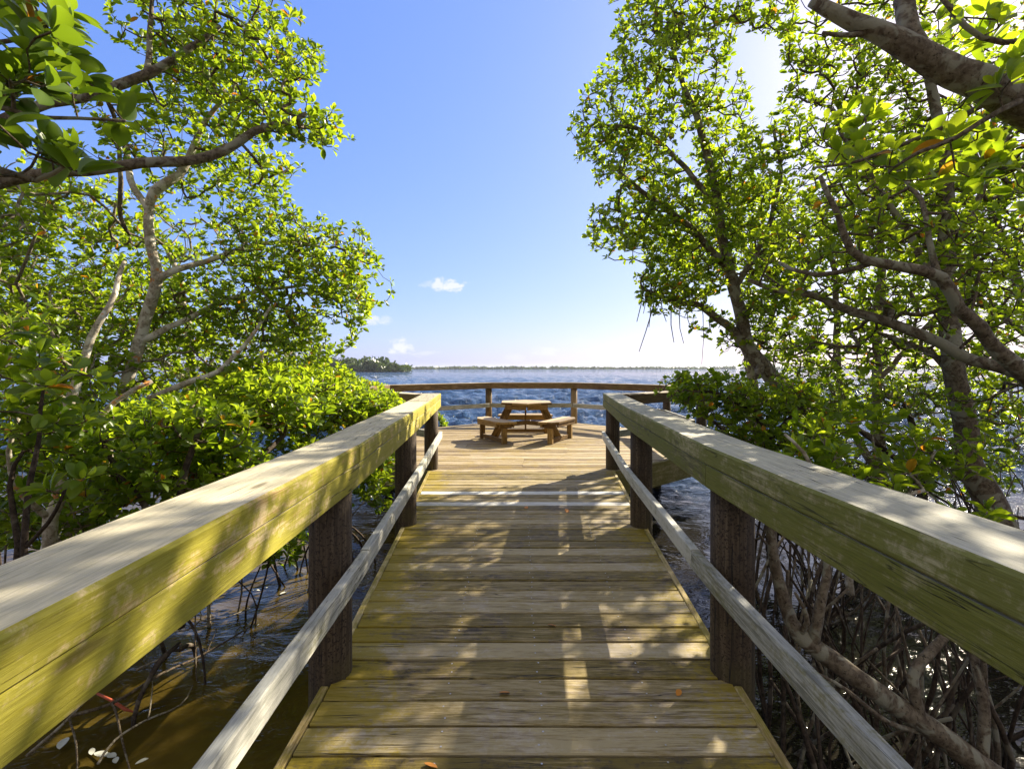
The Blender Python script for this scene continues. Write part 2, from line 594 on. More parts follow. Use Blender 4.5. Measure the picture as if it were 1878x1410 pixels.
for tab, post, sg in ((EL, LP, -1), (ER, RP, 1)):
    e = MB()
    ys = [-1.6] + [p[0] for p in post] + [6.7]
    for a, b in zip(ys[:-1], ys[1:]):
        a2, b2 = (a + .11 if a > 0 else a), (b - .11 if b < 6.7 else b)
        if b2 - a2 < .1: continue
        pts = [(interp(tab, a2 + (b2 - a2) * t / 4) + sg * .021, a2 + (b2 - a2) * t / 4, -.066) for t in range(5)]
        e.beam(pts, .036, .138, ch=.004)
    e.build('edge_board', M['trim'], bw)
for fx in (.12, .5, .88):
    e = MB()
    e.beam([(interp(EL, yy) * (1 - fx) + interp(ER, yy) * fx, yy, -.14) for yy in (-1.5, 2, 4.4, 6.65)], .05, .19)
    e.build('joist', M['fascia'], bw)


def boardwalk_railing(tab, sg, mat, label):
    root = empty('railing', (tab[1][1], tab[1][0], 0))
    tag(root, label, 'railing', 'timber railings of the boardwalk')
    for (yy, xx) in tab:
        p = MB()
        r = .098
        pts = [(xx, yy, z) for z in (-1.25, -.6, 0, .45, RT - .197)]
        p.tube(pts, [r * 1.03, r * 1.01, r, r, r * .985], 24)
        p.build('post', M['post'], root)
    y0, y1 = -1.4, 6.99
    ys = [y0 + (y1 - y0) * i / 20 for i in range(21)]
    for nm, zc, hh, ww in (('handrail_cap', RT - .045, .09, .256), ('handrail_beam', RT - .1435, .105, .252)):
        h = MB()
        cuts = ([y0, 2.31, 5.35, y1] if sg < 0 else [y0, 3.4, y1]) if 'cap' in nm else ([y0, 4.46, y1] if sg < 0 else [y0, 2.28, y1])
        for a, b in zip(cuts[:-1], cuts[1:]):
            a2, b2 = a + (.002 if a > y0 else 0), b - (.002 if b < y1 else 0)
            nn = max(4, int((b2 - a2) / .35))
            dz = random.uniform(-.0025, .001)
            h.beam([(interp(tab, q) + random.uniform(-.0012, .0012), q, zc + dz + .002 * math.sin(q * 2.1)) for q in [a2 + (b2 - a2) * i / nn for i in range(nn + 1)]], ww, hh, ch=.009 if 'cap' in nm else .003, jit=.0016)
        h.build(nm, mat, root)
    lo = MB()
    y0 = -1.4
    ends = [(-1.4, 2.42), (2.424, 6.96)]
    for a, b in ends:
        ys = [a + (b - a) * i / 12 for i in range(13)]
        lo.beam([(interp(tab, q) - sg * .128, q, .475 + (.0 if a < 0 else .003)) for q in ys], .046, .094, ch=.006, jit=.001)
    lo.build('lower_rail', M['lower'], root)
    return root


boardwalk_railing(LP, -1, M['rail_l'], 'yellow-green mossy railing on round piles beside the dense left mangroves')
boardwalk_railing(RP, 1, M['rail_r'], 'olive-grey railing on round piles beside the shaded right mangrove roots')

# ------------------------------------------------------------------ viewing platform (octagon)
OCT = [(-1.16, 6.71), (1.42, 6.71), (3.42, 8.40), (3.55, 10.75), (1.66, 12.62), (-.64, 12.66), (-2.92, 10.75), (-2.98, 8.45)]
pf = empty('viewing_platform', (.3, 9.6, 0))
tag(pf, 'sunlit octagonal plank platform over the water at the end of the boardwalk', 'platform')


def oct_x(y):
    xs = []
    n = len(OCT)
    for i in range(n):
        (x0, y0), (x1, y1) = OCT[i], OCT[(i + 1) % n]
        if (y0 - y) * (y1 - y) < 0:
            xs.append(x0 + (x1 - x0) * (y - y0) / (y1 - y0))
    return (min(xs), max(xs)) if len(xs) >= 2 else None


mb = MB()
y = 6.72
while y < 12.62:
    y1 = min(y + pitch - .009, 12.61)
    a, b = oct_x(y + .001), oct_x(y1)
    if a and b:
        # butt joints: two or three lengths in each course
        cuts = [0, random.choice((.33, .5, .62)), 1] if a[1] - a[0] > 3 else [0, 1]
        for s0, s1 in zip(cuts[:-1], cuts[1:]):
            e0 = .0015 if s0 else 0; e1 = .0015 if s1 < 1 else 0
            f = lambda rg, s: rg[0] + (rg[1] - rg[0]) * s
            mb.board([(f(a, s0) + e0, y, 0), (f(a, s1) - e1, y, 0), (f(b, s1) - e1, y1, 0), (f(b, s0) + e0, y1, 0)], .038, top=random.uniform(-.002, .002))
    y += pitch
mb.build('deck', M['platform'], pf)
for i in range(len(OCT)):
    (x0, y0), (x1, y1) = OCT[i], OCT[(i + 1) % len(OCT)]
    if i == 0: continue
    d = Vector((x1 - x0, y1 - y0, 0)).normalized()
    nrm = Vector((d.y, -d.x, 0))
    e = MB()
    e.beam([Vector((x0, y0, -.185)) + nrm * .025 + d * .01, Vector((x1, y1, -.185)) + nrm * .025 - d * .01], .045, .362)
    e.build('fascia_board', M['fascia'], pf)
for (x, y) in [(-.9, 7.1), (1.1, 7.3), (2.7, 9.0), (2.9, 10.6), (1.5, 12.3), (-.5, 12.3), (-2.4, 10.6), (-2.3, 9.0), (.3, 9.6)]:
    e = MB()
    e.tube([(x, y, -1.25), (x, y, -.3)], [.1, .1], 16)
    e.build('pile', M['post'], pf)

pr = empty('railing', (.4, 12.6, 0))
tag(pr, 'brown timber railing around the far edge of the octagonal platform', 'railing')
cen = Vector((.3, 9.65, 0))
ring = [Vector((x, y, 0)) for x, y in OCT]
ring = ring[1:] + ring[:1]                       # from front right round to front left
rp = []
for i, p in enumerate(ring):
    d = (cen - p).normalized()
    rp.append(p + d * .10)
rp[0] = Vector((RP[-1][1] + .16, RP[-1][0] + .10, 0)); rp[-1] = Vector((LP[-1][1] - .16, LP[-1][0] + .10, 0))
for i, p in enumerate(rp):
    if i in (0, len(rp) - 1): continue
    e = MB()
    e.tube([(p.x, p.y, -.2), (p.x, p.y, .4), (p.x, p.y, .905)], [.085, .085, .083], 20)
    e.build('post', M['post'] if i not in (3, 4) else M['farrail'], pr)
for i in range(len(rp) - 1):
    a, b = rp[i], rp[i + 1]
    d = (b - a).normalized()

    def mit(j):
        if j <= 0 or j >= len(rp) - 1: return None
        t0 = (rp[j] - rp[j - 1]).normalized(); t1 = (rp[j + 1] - rp[j]).normalized()
        t = (t0 + t1).normalized()
        s = t.cross(Vector((0, 0, 1))).normalized()
        return (s, 1.0 / max(.5, t.dot(t0)))
    mm = {}
    if mit(i): mm[0] = mit(i)
    if mit(i + 1): mm[1] = mit(i + 1)
    z = Vector((0, 0, RT - .085))
    e = MB(); e.beam([a + z, b + z], .235, .155, mitre=mm, ch=.01); e.build('handrail', M['farrail'], pr)
    nrm = Vector((d.y, -d.x, 0))
    off = -nrm * .108
    z = Vector((0, 0, .475))
    e = MB(); e.beam([a + z + off + d * .06, b + z + off - d * .06], .042, .105); e.build('lower_rail', M['lower'], pr)

# ------------------------------------------------------------------ picnic table
TX, TY = .29, 9.87
tb = empty('picnic_table', (TX, TY, 0))
tag(tb, 'honey brown hexagonal wooden picnic table with three attached benches on the platform', 'picnic table')


def tp(x, y): return (TX + x, TY + y)


def ccw(poly):
    a = sum(p[0] * q[1] - q[0] * p[1] for p, q in zip(poly, poly[1:] + poly[:1]))
    return poly if a > 0 else poly[::-1]


def clip_half(pts, fx, fy, lim):
    out = []
    for i in range(len(pts)):
        a, b = pts[i], pts[(i + 1) % len(pts)]
        da, db = fx * a[0] + fy * a[1] - lim, fx * b[0] + fy * b[1] - lim
        if da <= 0: out.append(a)
        if da * db < 0:
            t = da / (da - db)
            out.append((a[0] + (b[0] - a[0]) * t, a[1] + (b[1] - a[1]) * t))
    return out


e = MB()                                             # hexagonal top of six planks, a corner towards the boardwalk
for k in range(7):
    w = 1.16 / 7
    y0, y1 = -.58 + k * w + .003, -.58 + (k + 1) * w - .003
    pts = [(-.7, y0), (.7, y0), (.7, y1), (-.7, y1)]
    for a in range(6):
        pts = clip_half(pts, math.cos(a * math.pi / 3), math.sin(a * math.pi / 3), .505)
        if len(pts) < 3: break
    if len(pts) >= 3: e.prism(ccw([tp(*c) for c in pts]), .712, .752)
e.build('table_top', M['table'], tb)
e = MB()
hexp = [Vector((*tp(.475 * math.sin(a * math.pi / 3), .475 * math.cos(a * math.pi / 3)), .66)) for a in range(6)]
for a in range(6):
    A, B = hexp[a], hexp[(a + 1) % 6]
    d = (B - A).normalized()
    e.beam([A + d * .02, B - d * .02], .036, .10)
e.build('apron', M['table'], tb)
SEAT = .425
for ang in (90, 210, 330):
    n = Vector((math.cos(R(ang)), math.sin(R(ang)))); a = Vector((-n.y, n.x))
    def bp(s, r): return tuple(Vector(tp(0, 0)) + n * r + a * s)
    for r0, r1, c0, c1 in ((.575, .742, .60, .58), (.748, .925, .575, .40)):
        e = MB()
        e.prism(ccw([bp(-c0, r0), bp(c0, r0), bp(c0 if c0 == .60 else .575, r1 - .09), bp(c1, r1), bp(-c1, r1), bp(-(c0 if c0 == .60 else .575), r1 - .09)]), SEAT - .038, SEAT)
        e.build('bench_plank', M['table'], tb)
    e = MB()
    for s in (-.46, .46):
        e.beam([Vector((*bp(s, .616), SEAT - .082)), Vector((*bp(s, .878), SEAT - .082))], .045, .084)
    e.beam([Vector((*bp(-.435, .66), SEAT - .080)), Vector((*bp(.435, .66), SEAT - .080))], .04, .08)
    e.build('seat_bearer', M['table'], tb)
    e = MB()
    for r0, c in ((.598, .52), (.896, .40)):
        e.beam([Vector((*bp(-c, r0), SEAT - .0755)), Vector((*bp(c, r0), SEAT - .0755))], .03, .075)
    e.build('bench_apron', M['table'], tb)
    for s in (-.46, .46):
        g = MB()
        x, y2 = bp(s, .77)
        g.beam([(x, y2, .004), (x, y2, SEAT - .126)], .10, .07, up=Vector((a.x, a.y, 0)))
        g.build('bench_leg', M['table'], tb)
    g = MB()
    g.beam([Vector((*bp(-.428, .77), .055)), Vector((*bp(.428, .77), .055))], .04, .08)
    g.build('foot_rail', M['table'], tb)
for sx in (-1, 1):
    g = MB()                                         # splayed table leg
    A, B = Vector((*tp(.36 * sx, .10), .608)), Vector((*tp(.66 * sx, .12), .004))
    g.beam([B, A], .07, .155, up=Vector((1, 0, 0)))
    g.build('table_leg', M['table'], tb)
g = MB()                                             # arched beam joining the two front benches
g.beam([Vector((*tp(-.26, -.52), .36)), Vector((*tp(-.12, -.58), .378)), Vector((*tp(.0, -.60), .388)), Vector((*tp(.12, -.58), .378)), Vector((*tp(.26, -.52), .36))], .04, .085)
g.build('cross_beam', M['table'], tb)
g = MB(); g.beam([(*tp(0, .42), .1), (*tp(0, .42), .607)], .035, .05, up=Vector((0, 1, 0))); g.build('centre_post', M['table'], tb)

# ------------------------------------------------------------------ mangroves
def poly_in(poly, x, y):
    c = False
    j = len(poly) - 1
    for i in range(len(poly)):
        xi, yi = poly[i]; xj, yj = poly[j]
        if (yi > y) != (yj > y) and x < (xj - xi) * (y - yi) / (yj - yi) + xi: c = not c
        j = i
    return c


# the opening between the two stands of trees, seen from the boardwalk (keeps their outlines)
OPEN = [(530, -400), (538, -20), (575, 60), (604, 135), (560, 175), (612, 205), (650, 262), (652, 284), (575, 300), (530, 335),
        (552, 385), (650, 402), (695, 465), (724, 510), (722, 550), (702, 600), (655, 622), (628, 655), (650, 692), (735, 715), (800, 752), (830, 800),
        (1105, 760), (1195, 690), (1250, 676), (1345, 672), (1320, 640), (1262, 600), (1192, 572), (1120, 505), (1072, 440), (1085, 370), (1040, 275),
        (1048, 215), (1070, 160), (1098, 120), (1130, 60), (1120, -20), (1120, -400)]
GAPS = [[(1372, 72), (1428, 62), (1440, 110), (1436, 175), (1404, 208), (1380, 185), (1366, 120)]]


def corridor(p):
    """inside the space kept clear by the boardwalk, its railings and the platform"""
    if -2 < p.y < 7.0:
        l, r = interp([(a, b) for a, b in LP], p.y), interp([(a, b) for a, b in RP], p.y)
        if l - .23 < p.x < r + .23 and -.45 < p.z < 2.8: return True
    if 6.3 < p.y < 12.9 and -.5 < p.z < 3.0:
        d = Vector((p.x - .3, p.y - 9.65))
        if abs(d.x) < 3.45 and abs(d.y) < 3.25 and abs(d.x) * .75 + abs(d.y) < 4.15: return True
    return False


def leaf_template(rows):
    """half-width profile of an elliptic leaf, folded along the midrib and curving back; y 0..1"""
    ys = np.linspace(0, 1, rows + 2)
    v, mid, f = [], [], []
    def wd(t): return .5 * (math.sin(math.pi * min(1, t ** 1.12)) ** .62)
    v.append((0, 0, 0)); mid.append(1)
    for t in ys[1:-1]:
        w = wd(t)
        z = -.16 * t * t
        v += [(-w, t, z + .26 * w), (0, t, z), (w, t, z + .26 * w)]
        mid += [0, 1, 0]
    v.append((0, 1, -.18)); mid.append(.3)
    n = rows
    f.append((0, 2, 1)); f.append((0, 3, 2))
    for i in range(n - 1):
        a = 1 + 3 * i
        f.append((a, a + 1, a + 4, a + 3)); f.append((a + 1, a + 2, a + 5, a + 4))
    a = 1 + 3 * (n - 1)
    f.append((a, a + 1, a + 3)); f.append((a + 1, a + 2, a + 3))
    return np.array(v, dtype=np.float32), np.array(mid, dtype=np.float32), f


LT = {k: leaf_template(k) for k in (2, 3, 7)}


def norm(a):
    return a / np.maximum(np.linalg.norm(a, axis=1, keepdims=True), 1e-9)


class Plant:
    def __init__(self, seed):
        self.rs = np.random.RandomState(seed)
        self.rd = random.Random(seed)
        self.pos, self.par, self.rad, self.stem = [], [], [], []
        self.whorl = []                # (pos, axis, scale)
        self.stems = []                # (name, node index list)

    def polyline(self, name, pts, radii, step=.10, jit=.012):
        """main trunk or limb; returns node ids. attaches to nearest node when close"""
        pts = [Vector(p) for p in pts]
        # catmull-rom through the points
        out, ro = [], []
        n = len(pts)
        for i in range(n - 1):
            p0, p1, p2, p3 = pts[max(i - 1, 0)], pts[i], pts[i + 1], pts[min(i + 2, n - 1)]
            k = max(2, int((p2 - p1).length / step))
            for j in range(k):
                t = j / k
                q = .5 * ((2 * p1) + (p2 - p0) * t + (2 * p0 - 5 * p1 + 4 * p2 - p3) * t * t + (3 * p1 - p0 - 3 * p2 + p3) * t ** 3)
                out.append(q); ro.append(radii[i] + (radii[i + 1] - radii[i]) * t)
        out.append(pts[-1]); ro.append(radii[-1])
        par = -1
        if self.pos:
            d = [(Vector(p) - out[0]).length for p in self.pos]
            j = int(np.argmin(d))
            if d[j] < .45: par = j
        ids = []
        for i, (q, r) in enumerate(zip(out, ro)):
            w = Vector((mnoise.noise(q * 3.1), mnoise.noise(q * 3.1 + Vector((9, 3, 1))), mnoise.noise(q * 3.1 + Vector((2, 7, 5))))) * jit * 2.5
            self.pos.append(q + (w if 0 < i else Vector((0, 0, 0)))); self.par.append(par); self.rad.append(r); self.stem.append(len(self.stems))
            par = len(self.pos) - 1
            ids.append(par)
        self.stems.append((name, ids))
        return ids

    def targets(self, blobs, clump=.15, freq=1.5):
        T = []
        for (px, py, D, rx, ry, rd_, n) in blobs:
            k = 0
            tries = 0
            while k < n and tries < n * 12:
                tries += 1
                a = self.rs.normal(size=3); a /= np.linalg.norm(a)
                a *= self.rs.rand() ** .40
                dd = D + a[2] * rd_
                x, yy = px + a[0] * rx, py + a[1] * ry
                if poly_in(OPEN, x, yy) or any(poly_in(g, x, yy) for g in GAPS): continue
                p = P(x, yy, dd)
                if corridor(p) or p.z < -.35: continue
                if mnoise.noise(p * freq + Vector((3.3, 1.7, .4))) < -clump: continue
                T.append(p); k += 1
        return T

    def grow(self, T, reach=.10, up=.55, spread=1.0):
        if not T: return
        N0 = len(self.pos)
        A = np.zeros((N0 + len(T) * 14, 3), dtype=np.float64)
        A[:N0] = [tuple(p) for p in self.pos]
        n = N0
        Tn = np.array([tuple(t) for t in T])
        d0 = np.min(np.linalg.norm(Tn[:, None, :] - A[None, :N0:2, :], axis=2), axis=1)
        for ti in np.argsort(d0):
            t = Tn[ti]
            d = np.linalg.norm(A[:n] - t, axis=1) + .18 * np.maximum(0, A[:n, 2] - t[2])
            j = int(np.argmin(d))
            s = Vector(A[j]); e = Vector(t)
            L = (e - s).length
            if L < .05: continue
            k = max(2, min(12, int(L / .11)))
            gd = (e - s).normalized()
            pj = self.par[j]
            pd = (s - self.pos[pj]).normalized() if pj >= 0 else gd
            rv = Vector(self.rs.normal(size=3)) * .22
            c1 = s + (pd * .45 + gd * .7 + rv).normalized() * L * .38
            c2 = e - (gd * .55 + Vector((0, 0, up)) + Vector(self.rs.normal(size=3)) * .25).normalized() * L * .35
            par = j
            for q in range(1, k + 1):
                u = q / k
                p = s * (1 - u) ** 3 + c1 * (3 * u * (1 - u) ** 2) + c2 * (3 * u * u * (1 - u)) + e * u ** 3
                self.pos.append(p); self.par.append(par); self.rad.append(0); self.stem.append(-1)
                A[n] = p; n += 1
                par = n - 1
            self.whorl.append((e, (e - c2).normalized()))

    def radii(self, tip=.0028, ex=2.25, mx=.05):
        n = len(self.pos)
        acc = [0.0] * n
        r = list(self.rad)
        for i in range(n - 1, -1, -1):
            if self.rad[i] == 0:
                r[i] = min(mx, max(tip, acc[i] ** (1 / ex)))
                if self.par[i] >= 0 and self.rad[self.par[i]] > 0: r[i] = min(r[i], self.rad[self.par[i]] * .75)
            if self.par[i] >= 0:
                acc[self.par[i]] += r[i] ** ex if self.rad[i] == 0 else 0
        for i in range(n):
            if self.rad[i] == 0 and self.par[i] >= 0: r[i] = min(r[i], r[self.par[i]] * 1.0 if self.par[i] >= 0 else r[i])
        self.r = r

    def chains(self):
        """twig chains (not the named stems)"""
        n = len(self.pos)
        ch = [[] for _ in range(n)]
        for i in range(n):
            if self.par[i] >= 0 and self.rad[i] == 0: ch[self.par[i]].append(i)
        starts = []
        for i in range(n):
            if self.rad[i] == 0 and self.par[i] >= 0:
                p = self.par[i]
                best = max(ch[p], key=lambda q: self.r[q])
                if self.rad[p] > 0 or best != i: starts.append(i)
        res = []
        for s in starts:
            c = [self.par[s], s]
            while ch[c[-1]]:
                c.append(max(ch[c[-1]], key=lambda q: self.r[q]))
            res.append(c)
        return res


def build_leaves(pl, leaf, rows, nleaf, oldp=.012, droop=.0):
    rs = pl.rs
    P0, AX, LN, AZ, EL_ = [], [], [], [], []
    pos, ax, cnt = [], [], []
    for (p, a) in pl.whorl:
        pos.append(tuple(p)); ax.append(tuple(a)); cnt.append(rs.randint(nleaf[0], nleaf[1] + 1))
    if not pos: return None
    pos, ax, cnt = np.array(pos), np.array(ax), np.array(cnt)
    ax = norm(ax + np.array([0, 0, .35 - droop]) + rs.normal(size=ax.shape) * .22)
    idx = np.repeat(np.arange(len(pos)), cnt)
    order = np.concatenate([np.arange(c) for c in cnt])
    K = len(idx)
    frac = order / cnt[idx]                          # 0 inner/young .. 1 outer/old
    az = order * (math.pi / 2 + .25) + (order % 2) * math.pi * .5 + rs.rand(len(pos))[idx] * 6.28 + rs.normal(size=K) * .25
    el = np.radians(16 + 64 * frac + rs.normal(size=K) * 13)
    sc = (.82 + .36 * rs.rand(len(pos)))[idx]
    ln = leaf * sc * (.62 + .55 * np.sqrt(frac)) * (.85 + .3 * rs.rand(K))
    wd = ln * (.45 + .12 * rs.rand(K))
    a = ax[idx]
    ref = np.where(np.abs(a[:, 2:3]) < .9, np.array([[0, 0, 1.0]]), np.array([[1.0, 0, 0]]))
    e1 = norm(np.cross(a, ref)); e2 = np.cross(a, e1)
    rad = e1 * np.cos(az)[:, None] + e2 * np.sin(az)[:, None]
    d = a * np.cos(el)[:, None] + rad * np.sin(el)[:, None]
    nn = a * np.sin(el)[:, None] - rad * np.cos(el)[:, None]
    # gravity and a little roll
    d = norm(d - np.array([0, 0, .12]) + rs.normal(size=d.shape) * .08)
    sd = norm(np.cross(d, nn)); nn = np.cross(sd, d)
    roll = rs.normal(size=K) * .28
    sd, nn = sd * np.cos(roll)[:, None] + nn * np.sin(roll)[:, None], nn * np.cos(roll)[:, None] - sd * np.sin(roll)[:, None]
    base = pos[idx] - a * (.018 * frac * leaf / .11 * 1.5)[:, None] + d * (.012)
    V, mid, FA = LT[rows]
    cv = (.5 + .9 * rs.rand(K))
    W = (base[:, None, :] + V[None, :, 0:1] * wd[:, None, None] * sd[:, None, :] + V[None, :, 1:2] * ln[:, None, None] * d[:, None, :]
         + V[None, :, 2:3] * (ln * cv)[:, None, None] * nn[:, None, :])
    nv = len(V)
    tint = np.clip(rs.rand(len(pos))[idx] * .65 + rs.rand(K) * .45 + .35 * (1 - frac) - .25, 0, 1)
    old = (rs.rand(K) < oldp) * (.6 + .4 * rs.rand(K))
    return dict(V=W.reshape(-1, 3), F=FA, nv=nv, K=K, tint=np.repeat(tint, nv), old=np.repeat(old, nv), mid=np.tile(mid, K))


def mesh_raw(name, V, loops, starts, mats, mi, smooth=True, attrs=None):
    me = bpy.data.meshes.new(name)
    me.vertices.add(len(V)); me.vertices.foreach_set('co', np.asarray(V, dtype=np.float32).ravel())
    me.loops.add(len(loops)); me.loops.foreach_set('vertex_index', np.asarray(loops, dtype=np.int32))
    me.polygons.add(len(starts)); me.polygons.foreach_set('loop_start', np.asarray(starts, dtype=np.int32))
    me.polygons.foreach_set('material_index', np.asarray(mi, dtype=np.int32))
    me.polygons.foreach_set('use_smooth', np.ones(len(starts), dtype=bool) if smooth else np.zeros(len(starts), dtype=bool))
    for m in mats: me.materials.append(m)
    for k, v in (attrs or {}).items():
        a = me.attributes.new(k, 'FLOAT', 'POINT'); a.data.foreach_set('value', np.asarray(v, dtype=np.float32))
    me.update(calc_edges=True)
    me.validate()
    return me


def crown_mesh(pl, LV, org, leafm, twigm, sides=4, thin=True):
    vs, fs = [], []
    for c in pl.chains():
        pts = [Vector(pl.pos[i]) for i in c]
        rr = [pl.r[i] for i in c]
        rr[0] = rr[1]
        s = 4 if rr[0] < .007 else 6
        v, f, _ = tube_geo(pts, rr, s, False)
        b = len(vs)
        vs.extend(v); fs.extend([tuple(b + i for i in q) for q in f])
    V = [np.array([tuple(v) for v in vs], dtype=np.float32).reshape(-1, 3)]
    loops = [np.array([i for f in fs for i in f], dtype=np.int32)]
    sizes = [np.full(len(fs), 4, dtype=np.int32)]
    mi = [np.zeros(len(fs), dtype=np.int32)]
    at = {k: [np.zeros(len(vs), dtype=np.float32)] for k in ('tint', 'old', 'mid')}
    if LV is not None:
        b = len(vs)
        V.append(LV['V'].astype(np.float32))
        offs = b + np.arange(LV['K'], dtype=np.int32) * LV['nv']
        pat = np.array([i for f in LV['F'] for i in f], dtype=np.int32)
        loops.append((offs[:, None] + pat[None, :]).ravel())
        sz = np.array([len(f) for f in LV['F']], dtype=np.int32)
        sizes.append(np.tile(sz, LV['K'])); mi.append(np.ones(len(sz) * LV['K'], dtype=np.int32))
        for k in at: at[k].append(LV[k].astype(np.float32))
    V = np.concatenate(V) - np.array(org, dtype=np.float32)
    loops = np.concatenate(loops); sizes = np.concatenate(sizes)
    starts = np.concatenate([[0], np.cumsum(sizes)[:-1]])
    return mesh_raw('crown', V, loops, starts, [twigm, leafm], np.concatenate(mi), True, {k: np.concatenate(v) for k, v in at.items()})


def tube_obj(name, pts, radii, mat, root, sides=10, wob=.12):
    v, f, uv = tube_geo(pts, radii, sides, True, wob)
    o3 = root.location
    me = bpy.data.meshes.new(name)
    me.from_pydata([tuple(p - o3) for p in v], [], f)
    me.materials.append(mat)
    me.polygons.foreach_set('use_smooth', [True] * len(f))
    me.update()
    o = bpy.data.objects.new(name, me); COL.objects.link(o); o.parent = root
    return o


def arch(pl_rd, top, foot, r, n=9):
    """a prop root: out and down in an arc to below the water"""
    top, foot = Vector(top), Vector(foot)
    h = Vector((foot.x - top.x, foot.y - top.y, 0))
    pts = []
    a, b = pl_rd.uniform(.5, 1.1), pl_rd.uniform(-.05, .05)
    for i in range(n):
        t = i / (n - 1)
        hx = 1 - (1 - t) ** (1.0 + a)
        z = top.z + (foot.z - top.z) * t ** (1.2 + .5 * a)
        s = Vector((-h.y, h.x, 0)) * b * math.sin(t * 6)
        pts.append(Vector((top.x, top.y, 0)) + h * hx + s + Vector((0, 0, z)))
    return pts, [r * (1 - .25 * i / (n - 1)) for i in range(n)]


def mangrove(name, label, cat, group, stems, blobs, seed, leaf=.11, rows=3, nleaf=(6, 10), bark='bark_brown', twig='twig', lm='leaf',
             roots=(), hang=(), clump=.40, freq=1.5, oldp=.014, mx=.05, tip=.0032, up=.60, dens=1.0):
    pl = Plant(seed)
    for nm, pts in stems:
        pp = [P(a, b, D) for a, b, D, w in pts]
        rr = [w / F * D / 2 for a, b, D, w in pts]
        pl.polyline(nm, pp, rr)
    base = pl.pos[0]
    root = empty(name, (base[0], base[1], WATER if base[2] < .6 else base[2]))
    tag(root, label, cat, group)
    T = pl.targets([b[:6] + (max(1, int(b[6] * dens)),) for b in blobs], clump, freq)
    pl.grow(T, up=up)
    pl.radii(tip=tip, mx=mx)
    for nm, ids in pl.stems:
        pts = [Vector(pl.pos[i]) for i in ids]; rr = [pl.rad[i] for i in ids]
        p0 = pl.par[ids[0]]
        if p0 >= 0: pts = [Vector(pl.pos[p0])] + pts; rr = [rr[0]] + rr
        tube_obj(nm, pts, rr, M[bark], root, 12 if max(rr) > .03 else 8)
    LV = build_leaves(pl, leaf, rows, nleaf, oldp)
    me = crown_mesh(pl, LV, root.location, M[lm], M[twig])
    o = bpy.data.objects.new('crown', me); COL.objects.link(o); o.parent = root
    for (top, foot, r) in roots:
        pts, rr = arch(pl.rd, top, foot, r)
        tube_obj('prop_root', pts, rr, M['bark_dark'], root, 7, .15)
    for pts, r in hang:
        tube_obj('aerial_root', [Vector(p) for p in pts], [r * (1 - .5 * i / (len(pts) - 1)) for i in range(len(pts))], M['bark_dark'], root, 6, .05)
    return root


rr_ = random.Random(5)


def ring_roots(px, py, D, h, n, spread, r=.014):
    c = P(px, py, D)
    out = []
    for i in range(n):
        a = 6.28 * i / n + rr_.uniform(-.4, .4)
        s = spread * rr_.uniform(.5, 1.1)
        hz = h * rr_.uniform(.6, 1.1)
        foot = (c.x + s * math.cos(a), c.y + s * math.sin(a), WATER - .12)
        if corridor(Vector((foot[0], foot[1], 0))): continue
        out.append(((c.x, c.y, WATER + hz), foot, r * rr_.uniform(.7, 1.3)))
    return out


GL, GR, GB = 'mangrove trees on the left bank', 'mangrove trees on the right bank', 'low mangrove bushes along the water'

# ---- left bank
mangrove('mangrove_tree', 'pale-barked mangrove leaning towards the sky gap, orange lichen on its bent trunk', 'tree', GL,
         [('trunk', [(165, 1130, 4.6, 26), (190, 860, 4.6, 23), (205, 760, 4.5, 21), (240, 685, 4.5, 21), (262, 600, 4.5, 20), (286, 510, 4.4, 19), (276, 440, 4.4, 16), (270, 385, 4.4, 15),
                     (280, 350, 4.4, 19), (330, 318, 4.5, 15), (352, 270, 4.5, 11), (390, 205, 4.5, 8), (432, 150, 4.5, 6)]),
          ('limb', [(285, 512, 4.4, 16), (310, 500, 4.4, 12), (400, 470, 4.7, 9), (500, 445, 5.0, 7), (600, 455, 5.2, 5)]),
          ('limb', [(272, 385, 4.4, 13), (240, 330, 4.5, 11), (228, 260, 4.6, 10), (215, 420, 4.7, 0.1)][:3]),
          ('limb', [(258, 625, 4.5, 14), (310, 600, 4.6, 11), (370, 570, 4.8, 9), (460, 540, 5.1, 7), (560, 520, 5.4, 5)]),
          ('limb', [(205, 770, 4.5, 14), (290, 725, 4.3, 12), (350, 700, 4.2, 11), (400, 680, 4.3, 9), (460, 620, 4.5, 7), (500, 560, 4.7, 5)])],
         [(560, 480, 5.1, 150, 90, .7, 330), (470, 420, 4.7, 110, 80, .6, 130), (640, 530, 5.3, 80, 75, .5, 170), (440, 570, 5.0, 170, 90, .7, 300),
          (410, 240, 4.9, 150, 110, .5, 150), (580, 620, 5.4, 90, 60, .6, 140), (320, 560, 5.3, 140, 100, .6, 170), (400, 330, 4.9, 150, 60, .5, 100), (340, 120, 4.6, 100, 100, .6, 110)],
         11, leaf=0.060, dens=1.35, bark='bark_pale', roots=ring_roots(185, 900, 4.6, .9, 9, .7), freq=1.9, twig='twig')

